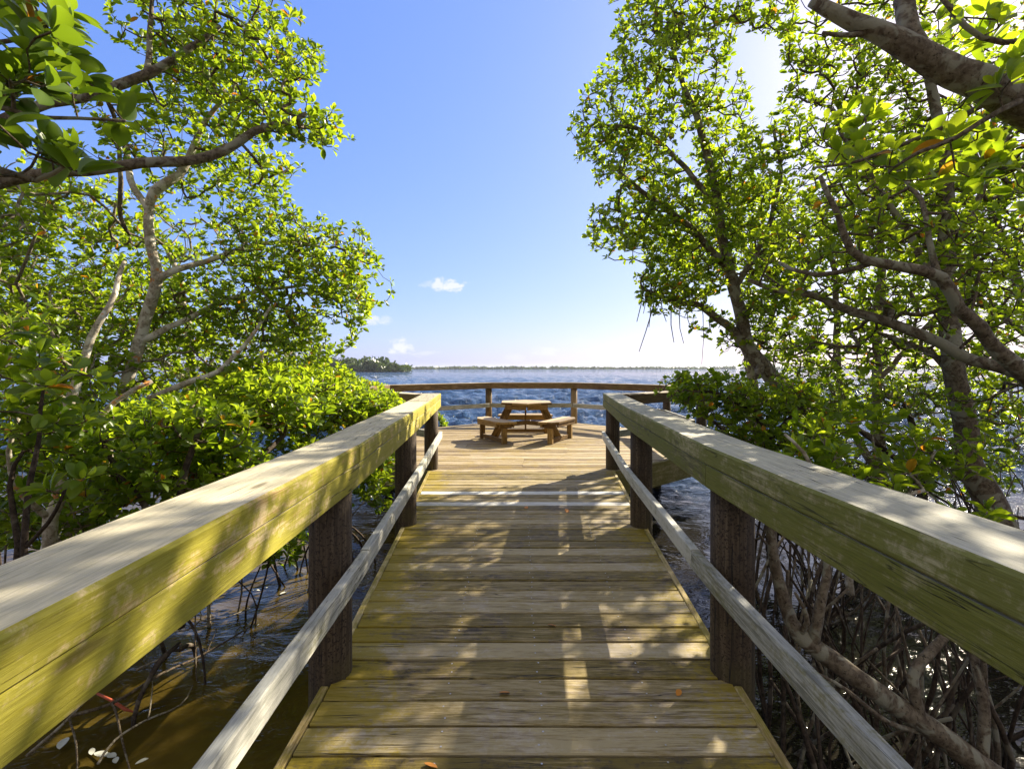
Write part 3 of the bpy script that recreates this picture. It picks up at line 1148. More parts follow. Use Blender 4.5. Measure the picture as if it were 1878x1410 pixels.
mangrove('mangrove_tree', 'tall mangrove with dark sweeping limbs crossing the upper left sky', 'tree', GL,
         [('trunk', [(-420, 1500, 3.2, 50), (-360, 900, 3.2, 46), (-250, 560, 3.2, 40), (-120, 390, 3.2, 30), (0, 334, 3.3, 21), (160, 316, 3.4, 19), (290, 298, 3.5, 18), (385, 288, 3.6, 17),
                     (470, 243, 3.7, 14), (560, 206, 3.8, 8)]),
          ('limb', [(-250, 560, 3.2, 30), (-160, 330, 3.3, 24), (-20, 235, 3.4, 20), (60, 198, 3.5, 18), (150, 181, 3.6, 17), (200, 163, 3.7, 17), (275, 135, 3.8, 17), (340, 98, 3.9, 12), (405, 45, 4.0, 8)]),
          ('limb', [(268, 140, 3.8, 12), (274, 70, 4.0, 9), (280, 0, 4.1, 7), (286, -60, 4.2, 5)]),
          ('limb', [(190, 168, 3.7, 9), (216, 245, 3.9, 7), (222, 330, 4.0, 8), (220, 400, 4.1, 8), (240, 430, 4.2, 6)])],
         [(440, 90, 4.3, 165, 120, .8, 330), (540, 130, 4.3, 60, 60, .4, 70), (490, 215, 4.0, 110, 55, .5, 130), (590, 240, 4.0, 60, 40, .3, 75), (300, 30, 4.3, 120, 80, .6, 100), (420, -60, 4.3, 180, 70, .6, 100),
          (250, 230, 4.0, 130, 80, .6, 90), (500, 330, 4.1, 70, 45, .4, 50)],
         12, leaf=0.058, dens=1.00, bark='bark_brown', freq=1.9, up=.7)

mangrove('mangrove_tree', 'mangrove with big glossy leaves hanging close in the top left corner', 'tree', GL,
         [('trunk', [(-700, 1900, 1.75, 110), (-620, 1000, 1.7, 100), (-420, 500, 1.6, 70), (-150, 330, 1.5, 30), (0, 300, 1.45, 14), (70, 322, 1.42, 9), (130, 300, 1.4, 6)]),
          ('limb', [(-420, 500, 1.6, 40), (-200, 250, 1.5, 20), (0, 190, 1.4, 10), (60, 205, 1.4, 8), (150, 213, 1.45, 6), (235, 222, 1.5, 5)]),
          ('limb', [(-200, 250, 1.5, 16), (-60, 90, 1.4, 9), (40, 60, 1.4, 7), (120, 25, 1.45, 5)])],
         [(50, 60, 1.4, 85, 75, .2, 15), (90, 10, 1.45, 60, 40, .2, 7), (45, 150, 1.4, 70, 60, .2, 15), (80, 300, 1.42, 70, 45, .15, 9), (150, 130, 1.5, 40, 60, .15, 4), (225, 200, 1.6, 25, 25, .1, 2), (-60, 200, 1.4, 90, 200, .3, 14)],
         13, leaf=.084, rows=7, nleaf=(6, 10), bark='bark_brown', lm='leaf_near', oldp=.018, clump=.9, up=.4)

mangrove('mangrove_tree', 'bushy mangrove with sunlit leaves filling the far left edge', 'tree', GL,
         [('trunk', [(70, 1060, 3.2, 24), (88, 1000, 3.2, 23), (93, 950, 3.2, 22), (112, 885, 3.2, 20), (106, 810, 3.2, 19), (124, 740, 3.2, 17), (150, 655, 3.3, 14), (200, 560, 3.4, 10), (230, 480, 3.6, 7)]),
          ('limb', [(110, 815, 3.2, 13), (160, 790, 3.1, 11), (210, 735, 3.2, 9), (280, 700, 3.3, 7)]),
          ('limb', [(124, 740, 3.2, 11), (60, 700, 3.3, 9), (-20, 640, 3.4, 7)]),
          ('limb', [(93, 950, 3.2, 12), (40, 900, 3.0, 10), (20, 830, 2.9, 8), (35, 760, 2.9, 6)])],
         [(150, 430, 5.2, 190, 110, .7, 300), (60, 560, 4.6, 130, 120, .7, 220), (200, 570, 5.2, 120, 90, .6, 150), (110, 690, 4.3, 150, 90, .6, 170), (50, 620, 3.0, 80, 80, .3, 40),
          (320, 680, 5.2, 130, 70, .5, 140), (20, 420, 4.2, 90, 120, .7, 90), (80, 330, 4.6, 120, 60, .6, 50)],
         14, leaf=0.062, dens=1.60, bark='bark_pale', twig='twig_pale', roots=ring_roots(85, 980, 3.4, .6, 5, .35), freq=1.7)

mangrove('mangrove_bush', 'dense glossy mangrove bush pressed against the outside of the left railing', 'bush', GB,
         [('trunk', [(330, 1150, 2.9, 18), (325, 960, 2.9, 15), (345, 850, 2.9, 12), (370, 770, 3.0, 8)]),
          ('limb', [(325, 960, 2.9, 12), (420, 880, 3.2, 10), (520, 800, 3.8, 8)]),
          ('limb', [(325, 1000, 2.9, 12), (240, 900, 2.8, 10), (180, 800, 2.9, 7)]),
          ('limb', [(20, 1080, 2.5, 13), (35, 1000, 2.5, 11), (10, 900, 2.5, 8), (40, 830, 2.5, 6)])],
         [(330, 790, 3.3, 150, 60, .5, 210), (470, 740, 3.9, 140, 55, .5, 240), (160, 860, 2.8, 140, 80, .35, 80), (400, 860, 3.3, 110, 50, .4, 110), (290, 900, 2.9, 120, 40, .3, 40), (450, 985, 4.0, 130, 55, .4, 90), (500, 700, 4.6, 130, 40, .5, 160),
          (80, 770, 2.6, 110, 60, .3, 36)],
         15, leaf=0.070, dens=1.60, bark='bark_dark', roots=ring_roots(330, 1000, 3.3, .5, 4, .3))

mangrove('mangrove_bush', 'bright flat-topped mangrove bush beside the second pile of the left railing', 'bush', GB,
         [('trunk', [(600, 1010, 5.4, 16), (600, 880, 5.4, 14), (610, 800, 5.4, 10), (620, 750, 5.5, 7)]),
          ('limb', [(600, 900, 5.4, 10), (660, 840, 5.2, 8), (700, 780, 5.5, 6)]),
          ('limb', [(600, 890, 5.4, 10), (540, 800, 5.4, 8), (520, 750, 5.4, 6)])],
         [(580, 745, 5.6, 120, 50, .6, 330), (665, 745, 6.0, 75, 40, .5, 240), (690, 860, 4.9, 45, 80, .35, 150), (560, 820, 5.0, 90, 60, .4, 120), (715, 760, 6.2, 40, 40, .3, 80), (560, 930, 4.9, 80, 60, .35, 110), (590, 700, 6.4, 80, 30, .5, 170)],
         16, leaf=0.066, dens=1.60, clump=.6, bark='bark_dark', roots=ring_roots(600, 900, 5.4, .7, 8, .5), up=.9)

mangrove('mangrove_bush', 'low bright green bush behind the left corner of the platform railing', 'bush', GB,
         [('trunk', [(560, 830, 11.5, 10), (570, 760, 11.5, 9), (590, 715, 11.6, 6)]), ('limb', [(570, 770, 11.5, 8), (660, 730, 11.8, 6), (720, 712, 12, 4)])],
         [(600, 702, 11.6, 120, 22, .9, 300), (700, 706, 12.2, 90, 12, .6, 160), (640, 725, 11.4, 60, 25, .4, 80)],
         17, leaf=0.075, dens=1.30, clump=.9, bark='bark_dark', up=.9)

mangrove('mangrove_bush', 'small leafy sprout at the left rim of the platform by the end pile', 'bush', GB,
         [('trunk', [(800, 880, 12.95, 7), (806, 800, 12.95, 5), (812, 775, 12.95, 4)])],
         [(818, 770, 12.95, 18, 14, .25, 26), (804, 762, 12.95, 12, 12, .2, 14)],
         18, leaf=.10, clump=.9, bark='bark_dark', up=.9)

mangrove('mangrove_bush', 'shaded twiggy mangrove bush low in the water at the far left edge', 'bush', GB,
         [('trunk', [(120, 1120, 3.9, 16), (125, 1000, 3.9, 14), (140, 900, 3.9, 11), (170, 820, 3.9, 8)]),
          ('limb', [(125, 1010, 3.9, 11), (50, 900, 4.0, 9), (-20, 830, 4.1, 7)]),
          ('limb', [(130, 980, 3.9, 11), (230, 910, 3.9, 9), (300, 850, 4.0, 7)])],
         [(60, 830, 4.1, 140, 90, .6, 150), (220, 850, 4.1, 140, 80, .5, 130), (130, 930, 3.8, 180, 60, .5, 110), (380, 880, 4.1, 120, 60, .4, 80), (0, 950, 3.9, 90, 70, .4, 60), (230, 985, 4.0, 200, 45, .5, 130)],
         34, leaf=0.066, dens=1.60, tip=0.0045, bark='bark_pale', twig='twig_pale', clump=.6)
mangrove('mangrove_bush', 'young mangrove with large upright leaves at the lower left behind the railing', 'bush', GB,
         [('trunk', [(60, 1120, 2.3, 13), (45, 1010, 2.3, 11), (60, 880, 2.3, 9), (70, 760, 2.3, 6), (90, 700, 2.3, 4)]),
          ('limb', [(50, 1000, 2.3, 8), (110, 930, 2.2, 6), (130, 880, 2.2, 5)])],
         [(60, 690, 2.3, 80, 50, .2, 9), (170, 700, 2.5, 40, 40, .2, 4), (120, 880, 2.2, 50, 40, .12, 4), (30, 780, 2.3, 60, 60, .2, 7), (-40, 640, 2.3, 80, 90, .2, 10)],
         35, leaf=0.088, dens=1.10, rows=7, nleaf=(5, 8), bark='bark_dark', clump=.9)

# ---- right bank
hang = []
for (x, y0, x1, y1) in [(1205, 560, 1172, 645), (1222, 540, 1205, 570), (1238, 560, 1236, 628), (1252, 575, 1254, 630), (1283, 560, 1287, 668), (1180, 530, 1168, 590), (1194, 545, 1190, 600), (1264, 570, 1268, 606), (1215, 555, 1222, 590), (1200, 540, 1180, 575)]:
    a, b = P(x, y0 - 25, 5.9), P(x1, y1, 5.8)
    bx_ = rr_.uniform(-.05, .05)
    hang.append(([a, a.lerp(b, .33) + Vector((bx_, 0, 0)), a.lerp(b, .66) + Vector((bx_ * .9, 0, 0)), b], rr_.uniform(.005, .009)))
mangrove('mangrove_tree', 'leaning mangrove beside the sky gap with thin dead roots dangling from its lowest branch', 'tree', GR,
         [('trunk', [(1590, 1010, 5.9, 40), (1530, 860, 5.9, 37), (1480, 775, 5.9, 34), (1440, 718, 5.9, 31), (1398, 672, 5.9, 29), (1368, 625, 5.9, 25), (1348, 540, 5.9, 21), (1328, 450, 5.9, 18), (1305, 330, 5.9, 14),
                     (1285, 240, 5.9, 13), (1250, 140, 5.9, 9), (1222, 50, 5.9, 6)]),
          ('limb', [(1372, 640, 5.9, 18), (1330, 596, 5.9, 15), (1280, 560, 5.9, 12), (1220, 545, 5.9, 9), (1180, 528, 5.9, 6)]),
          ('limb', [(1338, 500, 5.9, 15), (1270, 420, 5.8, 11), (1200, 370, 5.8, 9), (1130, 310, 5.8, 6)]),
          ('limb', [(1318, 390, 5.9, 12), (1240, 290, 6.0, 9), (1170, 240, 6.0, 7), (1100, 230, 6.0, 5)]),
          ('limb', [(1395, 668, 5.9, 15), (1392, 690, 5.7, 14), (1380, 640, 5.6, 6)][:2]),
          ('limb', [(1345, 530, 5.9, 12), (1400, 440, 6.1, 9), (1430, 330, 6.2, 7), (1420, 240, 6.2, 5)])],
         [(1230, 60, 5.9, 130, 100, .8, 330), (1190, 190, 6.0, 130, 90, .7, 260), (1110, 250, 6.0, 80, 60, .5, 120), (1210, 320, 5.9, 120, 90, .8, 270), (1160, 430, 5.8, 100, 70, .6, 200), (1270, 420, 5.9, 120, 100, .8, 270),
          (1230, 530, 5.9, 110, 60, .6, 200), (1320, 220, 6.0, 75, 100, .7, 130), (1360, 330, 6.1, 100, 100, .8, 200), (1380, 520, 6.0, 100, 100, .7, 170), (1250, -60, 5.9, 140, 70, .7, 120), (1330, 600, 6.1, 70, 60, .5, 40), (1430, 420, 6.2, 90, 130, .8, 200), (1440, 600, 6.3, 80, 80, .6, 110), (1420, 290, 6.3, 70, 70, .5, 80), (1310, 450, 7.6, 110, 110, .8, 130), (1400, 20, 6.1, 75, 45, .5, 80), (1455, 240, 6.3, 50, 60, .4, 50)],
         21, leaf=0.068, dens=1.10, tip=0.0040, bark='bark_brown', lm='leaf_r', roots=ring_roots(1570, 960, 5.9, 1.0, 12, .9, .018), hang=hang, freq=1.5)

mangrove('mangrove_tree', 'upright thick-trunked mangrove standing among the tangled right-hand roots', 'tree', GR,
         [('trunk', [(1860, 1060, 4.3, 62), (1826, 950, 4.3, 50), (1785, 870, 4.3, 42), (1768, 770, 4.3, 36), (1745, 650, 4.3, 33), (1738, 500, 4.4, 30), (1735, 380, 4.4, 26), (1728, 260, 4.4, 20), (1700, 120, 4.4, 14), (1660, 0, 4.4, 10), (1640, -80, 4.4, 7)]),
          ('limb', [(1740, 560, 4.3, 15), (1660, 420, 4.5, 12), (1580, 300, 4.7, 9), (1520, 200, 4.8, 6)]),
          ('limb', [(1738, 470, 4.4, 13), (1800, 350, 4.3, 10), (1860, 230, 4.3, 7)]),
          ('limb', [(1750, 690, 4.3, 12), (1690, 640, 4.5, 10), (1610, 610, 4.8, 7)])],
         [(1560, 270, 4.9, 150, 140, .7, 300), (1480, 110, 5.0, 80, 90, .6, 140), (1640, 130, 4.7, 150, 120, .7, 250), (1700, 330, 4.7, 170, 130, .7, 300), (1800, 420, 4.6, 120, 150, .7, 220), (1600, 430, 4.9, 140, 80, .7, 200),
          (1830, 200, 4.4, 100, 140, .6, 130), (1600, -30, 4.8, 200, 80, .7, 160), (1830, 600, 4.8, 100, 120, .6, 120), (1640, 600, 5.0, 140, 80, .6, 130), (1930, 350, 4.5, 100, 250, .7, 150)],
         22, leaf=0.062, dens=0.68, tip=0.0050, bark='bark_brown', lm='leaf_r', roots=ring_roots(1835, 980, 4.3, .9, 12, .8, .016), freq=1.6)

mangrove('mangrove_tree', 'mangrove with one thick mottled limb reaching across the top right corner', 'tree', GR,
         [('trunk', [(2500, 1900, 2.1, 120), (2420, 1000, 2.1, 110), (2250, 520, 2.05, 95), (2050, 290, 2.0, 68), (1900, 205, 2.0, 60), (1800, 150, 1.95, 55), (1720, 108, 1.95, 50), (1640, 72, 1.95, 40), (1560, 36, 1.95, 30), (1492, 6, 1.95, 20)]),
          ('limb', [(1700, 100, 1.95, 40), (1672, 60, 2.0, 34), (1655, 0, 2.05, 30), (1650, -80, 2.1, 26)]),
          ('limb', [(1860, 180, 1.95, 14), (1800, 190, 2.0, 11), (1740, 225, 2.1, 9), (1660, 260, 2.2, 8), (1580, 290, 2.3, 6), (1500, 305, 2.4, 4)]),
          ('limb', [(1905, 160, 2.0, 14), (1840, 205, 1.9, 10), (1760, 250, 1.9, 9), (1690, 275, 2.0, 7), (1640, 310, 2.1, 5)]),
          ('limb', [(1600, 56, 1.95, 13), (1560, 62, 1.95, 10), (1510, 60, 1.95, 6)]),
          ('limb', [(1925, 70, 2.2, 12), (1840, 78, 2.2, 10), (1770, 50, 2.2, 9), (1720, -10, 2.2, 7)])],
         [(1845, 120, 1.9, 40, 60, .15, 5), (1790, 40, 2.3, 90, 50, .3, 14), (1660, 290, 2.3, 110, 50, .3, 16), (1560, 240, 2.5, 80, 60, .3, 12), (1780, 280, 2.2, 90, 70, .3, 14), (1860, 330, 2.2, 60, 80, .3, 10)],
         23, leaf=.088, rows=7, nleaf=(4, 8), bark='bark_brown', lm='leaf_r', clump=.9, oldp=.02)

mangrove('mangrove_tree', 'mangrove with a dark limb and a grey limb slanting down to the right edge', 'tree', GR,
         [('trunk', [(2150, 1500, 3.4, 60), (2080, 1000, 3.4, 52), (1980, 780, 3.4, 40), (1878, 683, 3.3, 30), (1812, 622, 3.25, 24), (1762, 565, 3.2, 22), (1722, 510, 3.2, 21), (1620, 486, 3.2, 17), (1560, 460, 3.2, 14), (1535, 400, 3.2, 11), (1500, 320, 3.2, 7)]),
          ('limb', [(1990, 790, 3.4, 26), (1878, 690, 3.5, 23), (1790, 662, 3.6, 21), (1690, 618, 3.7, 19), (1570, 572, 3.8, 16), (1460, 538, 3.9, 11), (1370, 515, 4.0, 7)]),
          ('limb', [(1722, 510, 3.2, 12), (1700, 440, 3.3, 10), (1690, 370, 3.4, 8), (1640, 300, 3.5, 6)]),
          ('limb', [(1600, 482, 3.2, 10), (1500, 505, 3.4, 8), (1430, 480, 3.6, 6)])],
         [(1560, 400, 3.6, 120, 110, .5, 130), (1700, 440, 3.6, 140, 100, .5, 120), (1460, 480, 4.0, 90, 90, .5, 110), (1820, 500, 3.6, 90, 120, .4, 90), (1640, 560, 4.0, 180, 60, .4, 100), (1560, 640, 4.2, 150, 60, .5, 90), (1800, 700, 4.0, 100, 80, .4, 60)],
         24, leaf=0.060, dens=0.60, tip=0.0046, bark='bark_brown', lm='leaf_r', freq=1.6)

mangrove('mangrove_tree', 'slender double-stemmed mangrove deeper in the right-hand thicket', 'tree', GR,
         [('trunk', [(1612, 960, 7.2, 24), (1612, 860, 7.2, 20), (1610, 740, 7.2, 17), (1608, 600, 7.2, 15), (1616, 450, 7.2, 12), (1600, 300, 7.2, 8)]),
          ('limb', [(1612, 870, 7.2, 15), (1550, 760, 7.3, 13), (1535, 640, 7.4, 12), (1530, 500, 7.4, 9), (1500, 380, 7.4, 6)]),
          ('limb', [(1610, 700, 7.2, 10), (1700, 600, 7.4, 8), (1780, 520, 7.5, 6)])],
         [(1520, 560, 7.4, 170, 110, 1.0, 300), (1680, 540, 7.5, 170, 120, 1.0, 300), (1820, 560, 7.3, 120, 150, 1.0, 200), (1500, 420, 7.5, 150, 100, .9, 220), (1680, 330, 7.4, 200, 140, .9, 250), (1440, 640, 7.3, 90, 60, .7, 90),
          (1700, 690, 7.6, 180, 60, .8, 110), (1880, 420, 7.3, 120, 150, .8, 150), (1850, 750, 7.8, 120, 60, .7, 70)],
         25, leaf=0.075, dens=0.90, tip=0.0055, rows=2, bark='bark_brown', lm='leaf_r', roots=ring_roots(1612, 930, 7.2, .9, 8, .7, .016), freq=1.2)

mangrove('mangrove_bush', 'leafy mangrove bush leaning over the right railing in front of the platform rail', 'bush', GB,
         [('trunk', [(1415, 1010, 4.9, 20), (1410, 880, 4.9, 17), (1395, 800, 4.9, 14), (1390, 760, 4.8, 11), (1340, 730, 4.8, 8), (1270, 715, 4.8, 5)]),
          ('limb', [(1400, 820, 4.9, 11), (1450, 770, 4.9, 9), (1480, 730, 4.9, 6)]),
          ('limb', [(1405, 850, 4.9, 10), (1340, 800, 4.8, 8), (1300, 765, 4.8, 5)])],
         [(1255, 715, 4.8, 50, 30, .3, 60), (1330, 730, 4.9, 90, 45, .5, 190), (1420, 735, 5.1, 90, 50, .5, 150), (1370, 800, 4.7, 90, 45, .4, 130), (1460, 830, 4.6, 90, 50, .4, 100), (1500, 760, 5.2, 80, 60, .5, 90)],
         26, leaf=0.066, dens=1.20, tip=0.0046, bark='bark_dark', lm='leaf_r', roots=ring_roots(1413, 940, 4.9, .8, 8, .5), clump=.4)

mangrove('mangrove_bush', 'young mangrove with upright pale shoots just beyond the right railing', 'bush', GB,
         [('trunk', [(1560, 1090, 3.1, 14), (1545, 960, 3.1, 12), (1500, 890, 3.1, 10), (1470, 830, 3.1, 7), (1440, 800, 3.1, 5)]),
          ('limb', [(1550, 990, 3.1, 10), (1600, 930, 3.1, 9), (1690, 900, 3.1, 7)]),
          ('limb', [(1545, 970, 3.1, 9), (1660, 1000, 2.9, 8), (1720, 985, 2.8, 5)])],
         [(1490, 840, 3.2, 70, 55, .25, 34), (1600, 900, 3.2, 110, 50, .3, 34), (1740, 960, 2.9, 110, 40, .25, 18), (1560, 780, 3.6, 110, 50, .3, 40), (1820, 1020, 2.7, 80, 40, .25, 14), (1720, 830, 3.5, 120, 60, .3, 40)],
         27, leaf=0.085, dens=1.20, rows=7, nleaf=(5, 8), bark='bark_pale', twig='twig_pale', lm='leaf_r', clump=.9)

mangrove('mangrove_tree', 'mangrove in the second row of the left bank, pale leaves against the sky', 'tree', GL,
         [('trunk', [(330, 960, 7.4, 22), (335, 860, 7.4, 19), (340, 760, 7.4, 17), (350, 640, 7.4, 14), (330, 520, 7.4, 10), (300, 440, 7.4, 7)]),
          ('limb', [(340, 780, 7.4, 13), (420, 700, 7.5, 10), (500, 640, 7.6, 8), (560, 590, 7.7, 6)]),
          ('limb', [(345, 700, 7.4, 12), (240, 620, 7.5, 10), (150, 560, 7.6, 8), (60, 540, 7.7, 6)])],
         [(440, 640, 7.5, 180, 80, .9, 240), (250, 580, 7.5, 180, 100, .9, 220), (80, 560, 7.6, 130, 130, .9, 160), (330, 470, 7.5, 180, 90, .9, 160), (500, 720, 7.3, 120, 50, .7, 130), (300, 720, 7.3, 200, 60, .8, 150), (100, 740, 7.3, 140, 80, .8, 120)],
         31, leaf=0.070, dens=1.40, tip=0.0048, rows=2, bark='bark_pale', twig='twig_pale', roots=ring_roots(330, 900, 7.4, .8, 6, .7, .016), freq=1.1)

mangrove('mangrove_bush', 'broad mangrove bush in the water behind the upright trunk on the right', 'bush', GB,
         [('trunk', [(1690, 960, 6.6, 18), (1690, 880, 6.6, 16), (1680, 800, 6.6, 12), (1660, 740, 6.6, 8)]),
          ('limb', [(1690, 890, 6.6, 12), (1780, 800, 6.7, 9), (1850, 740, 6.7, 6)]),
          ('limb', [(1690, 880, 6.6, 12), (1590, 800, 6.5, 9), (1520, 740, 6.5, 6)])],
         [(1560, 740, 6.6, 120, 60, .7, 150), (1700, 750, 6.7, 140, 70, .7, 170), (1840, 780, 6.6, 110, 90, .7, 130), (1620, 840, 6.3, 140, 50, .6, 90), (1780, 870, 6.2, 130, 50, .6, 80), (1480, 720, 6.7, 70, 50, .6, 70), (1950, 700, 6.5, 80, 150, .6, 80)],
         32, leaf=0.070, dens=1.20, tip=0.0060, rows=2, bark='bark_dark', lm='leaf_r', twig='twig_pale', roots=ring_roots(1690, 930, 6.6, .9, 10, .8, .015), freq=1.2)

mangrove('mangrove_tree', 'background mangrove whose top closes the gap above the upright trunk', 'tree', GR,
         [('trunk', [(1930, 960, 8.6, 26), (1915, 800, 8.6, 22), (1890, 600, 8.6, 18), (1830, 420, 8.6, 13), (1780, 260, 8.6, 9)]),
          ('limb', [(1890, 620, 8.6, 13), (1760, 520, 8.7, 10), (1650, 430, 8.8, 7)])],
         [(1760, 300, 8.7, 200, 150, 1.2, 260), (1800, 520, 8.7, 180, 120, 1.1, 240), (1600, 420, 8.8, 150, 130, 1.1, 200), (1850, 90, 8.6, 160, 140, 1.1, 190), (1560, 180, 8.8, 90, 110, .9, 90), (1620, 680, 8.8, 200, 60, .9, 160), (1680, 60, 8.7, 120, 100, 1.0, 110)],
         33, leaf=0.078, dens=0.80, tip=0.0055, rows=2, bark='bark_brown', lm='leaf_r', freq=1.0)

mangrove('mangrove_tree', 'mangrove standing in the water off the right corner of the platform, behind the leaning tree', 'tree', GR,
         [('trunk', [(1400, 900, 9.4, 22), (1385, 760, 9.4, 19), (1370, 640, 9.4, 16), (1350, 540, 9.3, 12), (1330, 440, 9.3, 8)]),
          ('limb', [(1375, 670, 9.4, 11), (1420, 560, 9.5, 9), (1420, 440, 9.6, 6)])],
         [(1310, 465, 9.1, 110, 70, .7, 300), (1385, 410, 9.6, 110, 110, .8, 300), (1245, 465, 9.1, 70, 60, .6, 130), (1430, 520, 9.6, 90, 80, .7, 160), (1330, 380, 9.4, 90, 70, .7, 160)],
         36, leaf=.085, dens=.62, tip=.0050, rows=2, bark='bark_brown', lm='leaf_r', roots=ring_roots(1400, 890, 9.4, .9, 8, .8, .018), freq=1.1)

# the crooked branch lying over the water below the right railing
def branch_tangle():
    pl = Plant(41)
    st = [('trunk', [(1900, 1475, 1.95, 46), (1790, 1395, 2.0, 42), (1660, 1305, 2.05, 38), (1530, 1215, 2.1, 34), (1465, 1165, 2.15, 27), (1438, 1110, 2.2, 22), (1422, 1040, 2.25, 19), (1412, 960, 2.3, 16), (1418, 890, 2.35, 12)]),
          ('branch', [(1492, 1182, 2.12, 20), (1500, 1110, 2.15, 17), (1515, 1060, 2.2, 15), (1522, 990, 2.25, 12), (1540, 920, 2.35, 8)]),
          ('branch', [(1690, 1330, 2.03, 20), (1672, 1240, 2.05, 18), (1700, 1200, 2.1, 17), (1742, 1160, 2.15, 14), (1800, 1110, 2.2, 9)]),
          ('branch', [(1800, 1400, 2.0, 20), (1802, 1300, 2.05, 18), (1785, 1200, 2.1, 15), (1770, 1140, 2.15, 11)]),
          ('branch', [(1465, 1165, 2.15, 12), (1475, 1140, 2.1, 9), (1468, 1110, 2.1, 7), (1455, 1085, 2.1, 5)]),
          ('branch', [(1700, 1345, 2.05, 10), (1630, 1325, 2.0, 9), (1560, 1270, 2.0, 7), (1500, 1240, 2.0, 5)])]
    for nm, pts in st:
        pl.polyline(nm, [P(a, b, D) for a, b, D, w in pts], [w / F * D / 2 for a, b, D, w in pts], .05, .008)
    root = empty('fallen_branch', tuple(P(1790, 1395, 2.0)))
    tag(root, 'crooked pale-brown mangrove branch sprawling over the water below the right railing', 'branch')
    for nm, ids in pl.stems:
        pts = [Vector(pl.pos[i]) for i in ids]; rr = [pl.rad[i] for i in ids]
        tube_obj(nm, pts, rr, M['bark_brown'], root, 12)
branch_tangle()

# the thicket of stilt roots: each root a part of the stand they come from
def root_thicket(label, spots, seed, n, group, dead=False):
    rd = random.Random(seed)
    c = sum((P(*s[:3]) for s in spots), Vector()) / len(spots)
    root = empty('root_thicket', (c.x, c.y, WATER))
    tag(root, label, 'roots', group)
    for i in range(n):
        px, py, D, rx, rdp = rd.choice(spots)
        x0 = px + rd.gauss(0, rx * .5); D0 = max(1.7, D + rd.gauss(0, rdp * .5))
        foot = P(x0, py, D0); foot.z = WATER - .1
        if corridor(Vector((foot.x, foot.y, 0))): continue
        h = rd.uniform(.5, 1.25)
        top = foot + Vector((rd.gauss(0, .22), rd.gauss(0, .22), h))
        if corridor(Vector((top.x, top.y, 0))): continue
        r = rd.choice((.006, .008, .010, .013))
        k = 7
        bend = Vector((rd.gauss(0, .10), rd.gauss(0, .10), 0))
        pts = [top.lerp(foot, t / (k - 1)) + bend * math.sin(math.pi * t / (k - 1)) for t in range(k)]
        tube_obj('prop_root', pts, [r * (.8 + .4 * t / (k - 1)) for t in range(k)], M['bark_dark'] if rd.random() < .7 else M['bark_brown'], root, 6, .15)


root_thicket('dark stilt roots standing in the shaded water under the right railing', [(1500, 1100, 3.0, 120, .8), (1620, 1120, 2.8, 120, .7), (1750, 1150, 2.7, 120, .6)], 51, 88, 'thickets of stilt roots')
root_thicket('stilt roots behind the upright trunk, glittering water showing between them', [(1600, 920, 4.9, 200, .9), (1750, 900, 5.2, 150, 1.0), (1850, 900, 5.0, 120, 1.0), (1480, 930, 4.4, 80, .6)], 52, 88, 'thickets of stilt roots')
root_thicket('stilt roots and bare stems under the leafy bushes of the left bank', [(420, 960, 4.4, 120, .6), (250, 960, 4.0, 150, .5), (560, 930, 4.9, 80, .5), (60, 960, 3.8, 150, .5)], 53, 36, 'thickets of stilt roots')


# dead twigs in the shallow water on the left
def twigs(label, lines, mat, seed):
    root = None
    for j, (pts, w) in enumerate(lines):
        p3 = [P(a, b, D) for a, b, D in pts]
        if root is None:
            root = empty('dead_branch', tuple(p3[0])); tag(root, label, 'branch', 'dead branches in the shallow water')
        pl = Plant(seed + j)
        ids = pl.polyline('x', p3, [w * (1 - .45 * i / max(1, len(p3) - 1)) for i in range(len(p3))], .05, .006)
        tube_obj('stem' if j == 0 else 'twig', [Vector(pl.pos[i]) for i in ids], [pl.rad[i] for i in ids], M[mat], root, 7, .1)


def W(px, py, up=0.0):
    """pixel on the water surface raised by up metres -> (px, py, D) for P"""
    D = F * (CH - WATER - up) / (py - HZ)
    return (px, py, D)


twigs('long olive stick lying slanted across the sunlit brown shallows', [([W(70, 1330, .12), W(200, 1290, .14), W(300, 1235, .15), W(380, 1195, .14), W(460, 1150, .12)], .011),
      ([W(128, 1318, .13), (140, 1370, 2.72), W(145, 1420)], .006), ([W(205, 1290, .14), W(225, 1350, .1), W(240, 1420)], .007), ([W(380, 1195, .14), W(400, 1150, .2)], .005)], 'twig', 61)
twigs('thin upright stick poking out of the shallows near the left pile', [([W(357, 1108, .45), W(358, 1180, .25), W(360, 1285, -.05)], .006)], 'twig', 66)
twigs('forked grey twig low over the water in front of the left railing', [([W(180, 1400, .1), W(215, 1355, .12), W(268, 1318, .12), W(330, 1290, .1), W(352, 1255, .1)], .007), ([W(272, 1315, .12), W(280, 1250, .2)], .005),
      ([W(50, 1385, .1), W(110, 1330, .25), W(170, 1270, .4)], .010)], 'twig_pale', 67)
twigs('curved pale twig arching over the water beyond the left railing', [([W(300, 1150, .25), W(340, 1155, .25), W(368, 1135, .28), W(362, 1105, .35)], .007), ([W(368, 1138, .28), W(420, 1130, .22), W(460, 1115, .2)], .006), ([W(420, 1070, .4), W(440, 1040, .5)], .005),
      ([W(250, 1228, .15), W(300, 1208, .2)], .008)], 'twig_pale', 70)
e = MB()
p3 = [P(*W(172, 1268, .14)), P(*W(205, 1284, .09)), P(*W(230, 1300, .05)), P(*W(248, 1306, .02))]
e.tube(p3, [.006, .009, .010, .003], 8)
o = e.build('seed_pod', M['redroot'], None, p3[1]); tag(o, 'reddish mangrove seed pod dangling at the water by the slanted stick', 'seed pod')

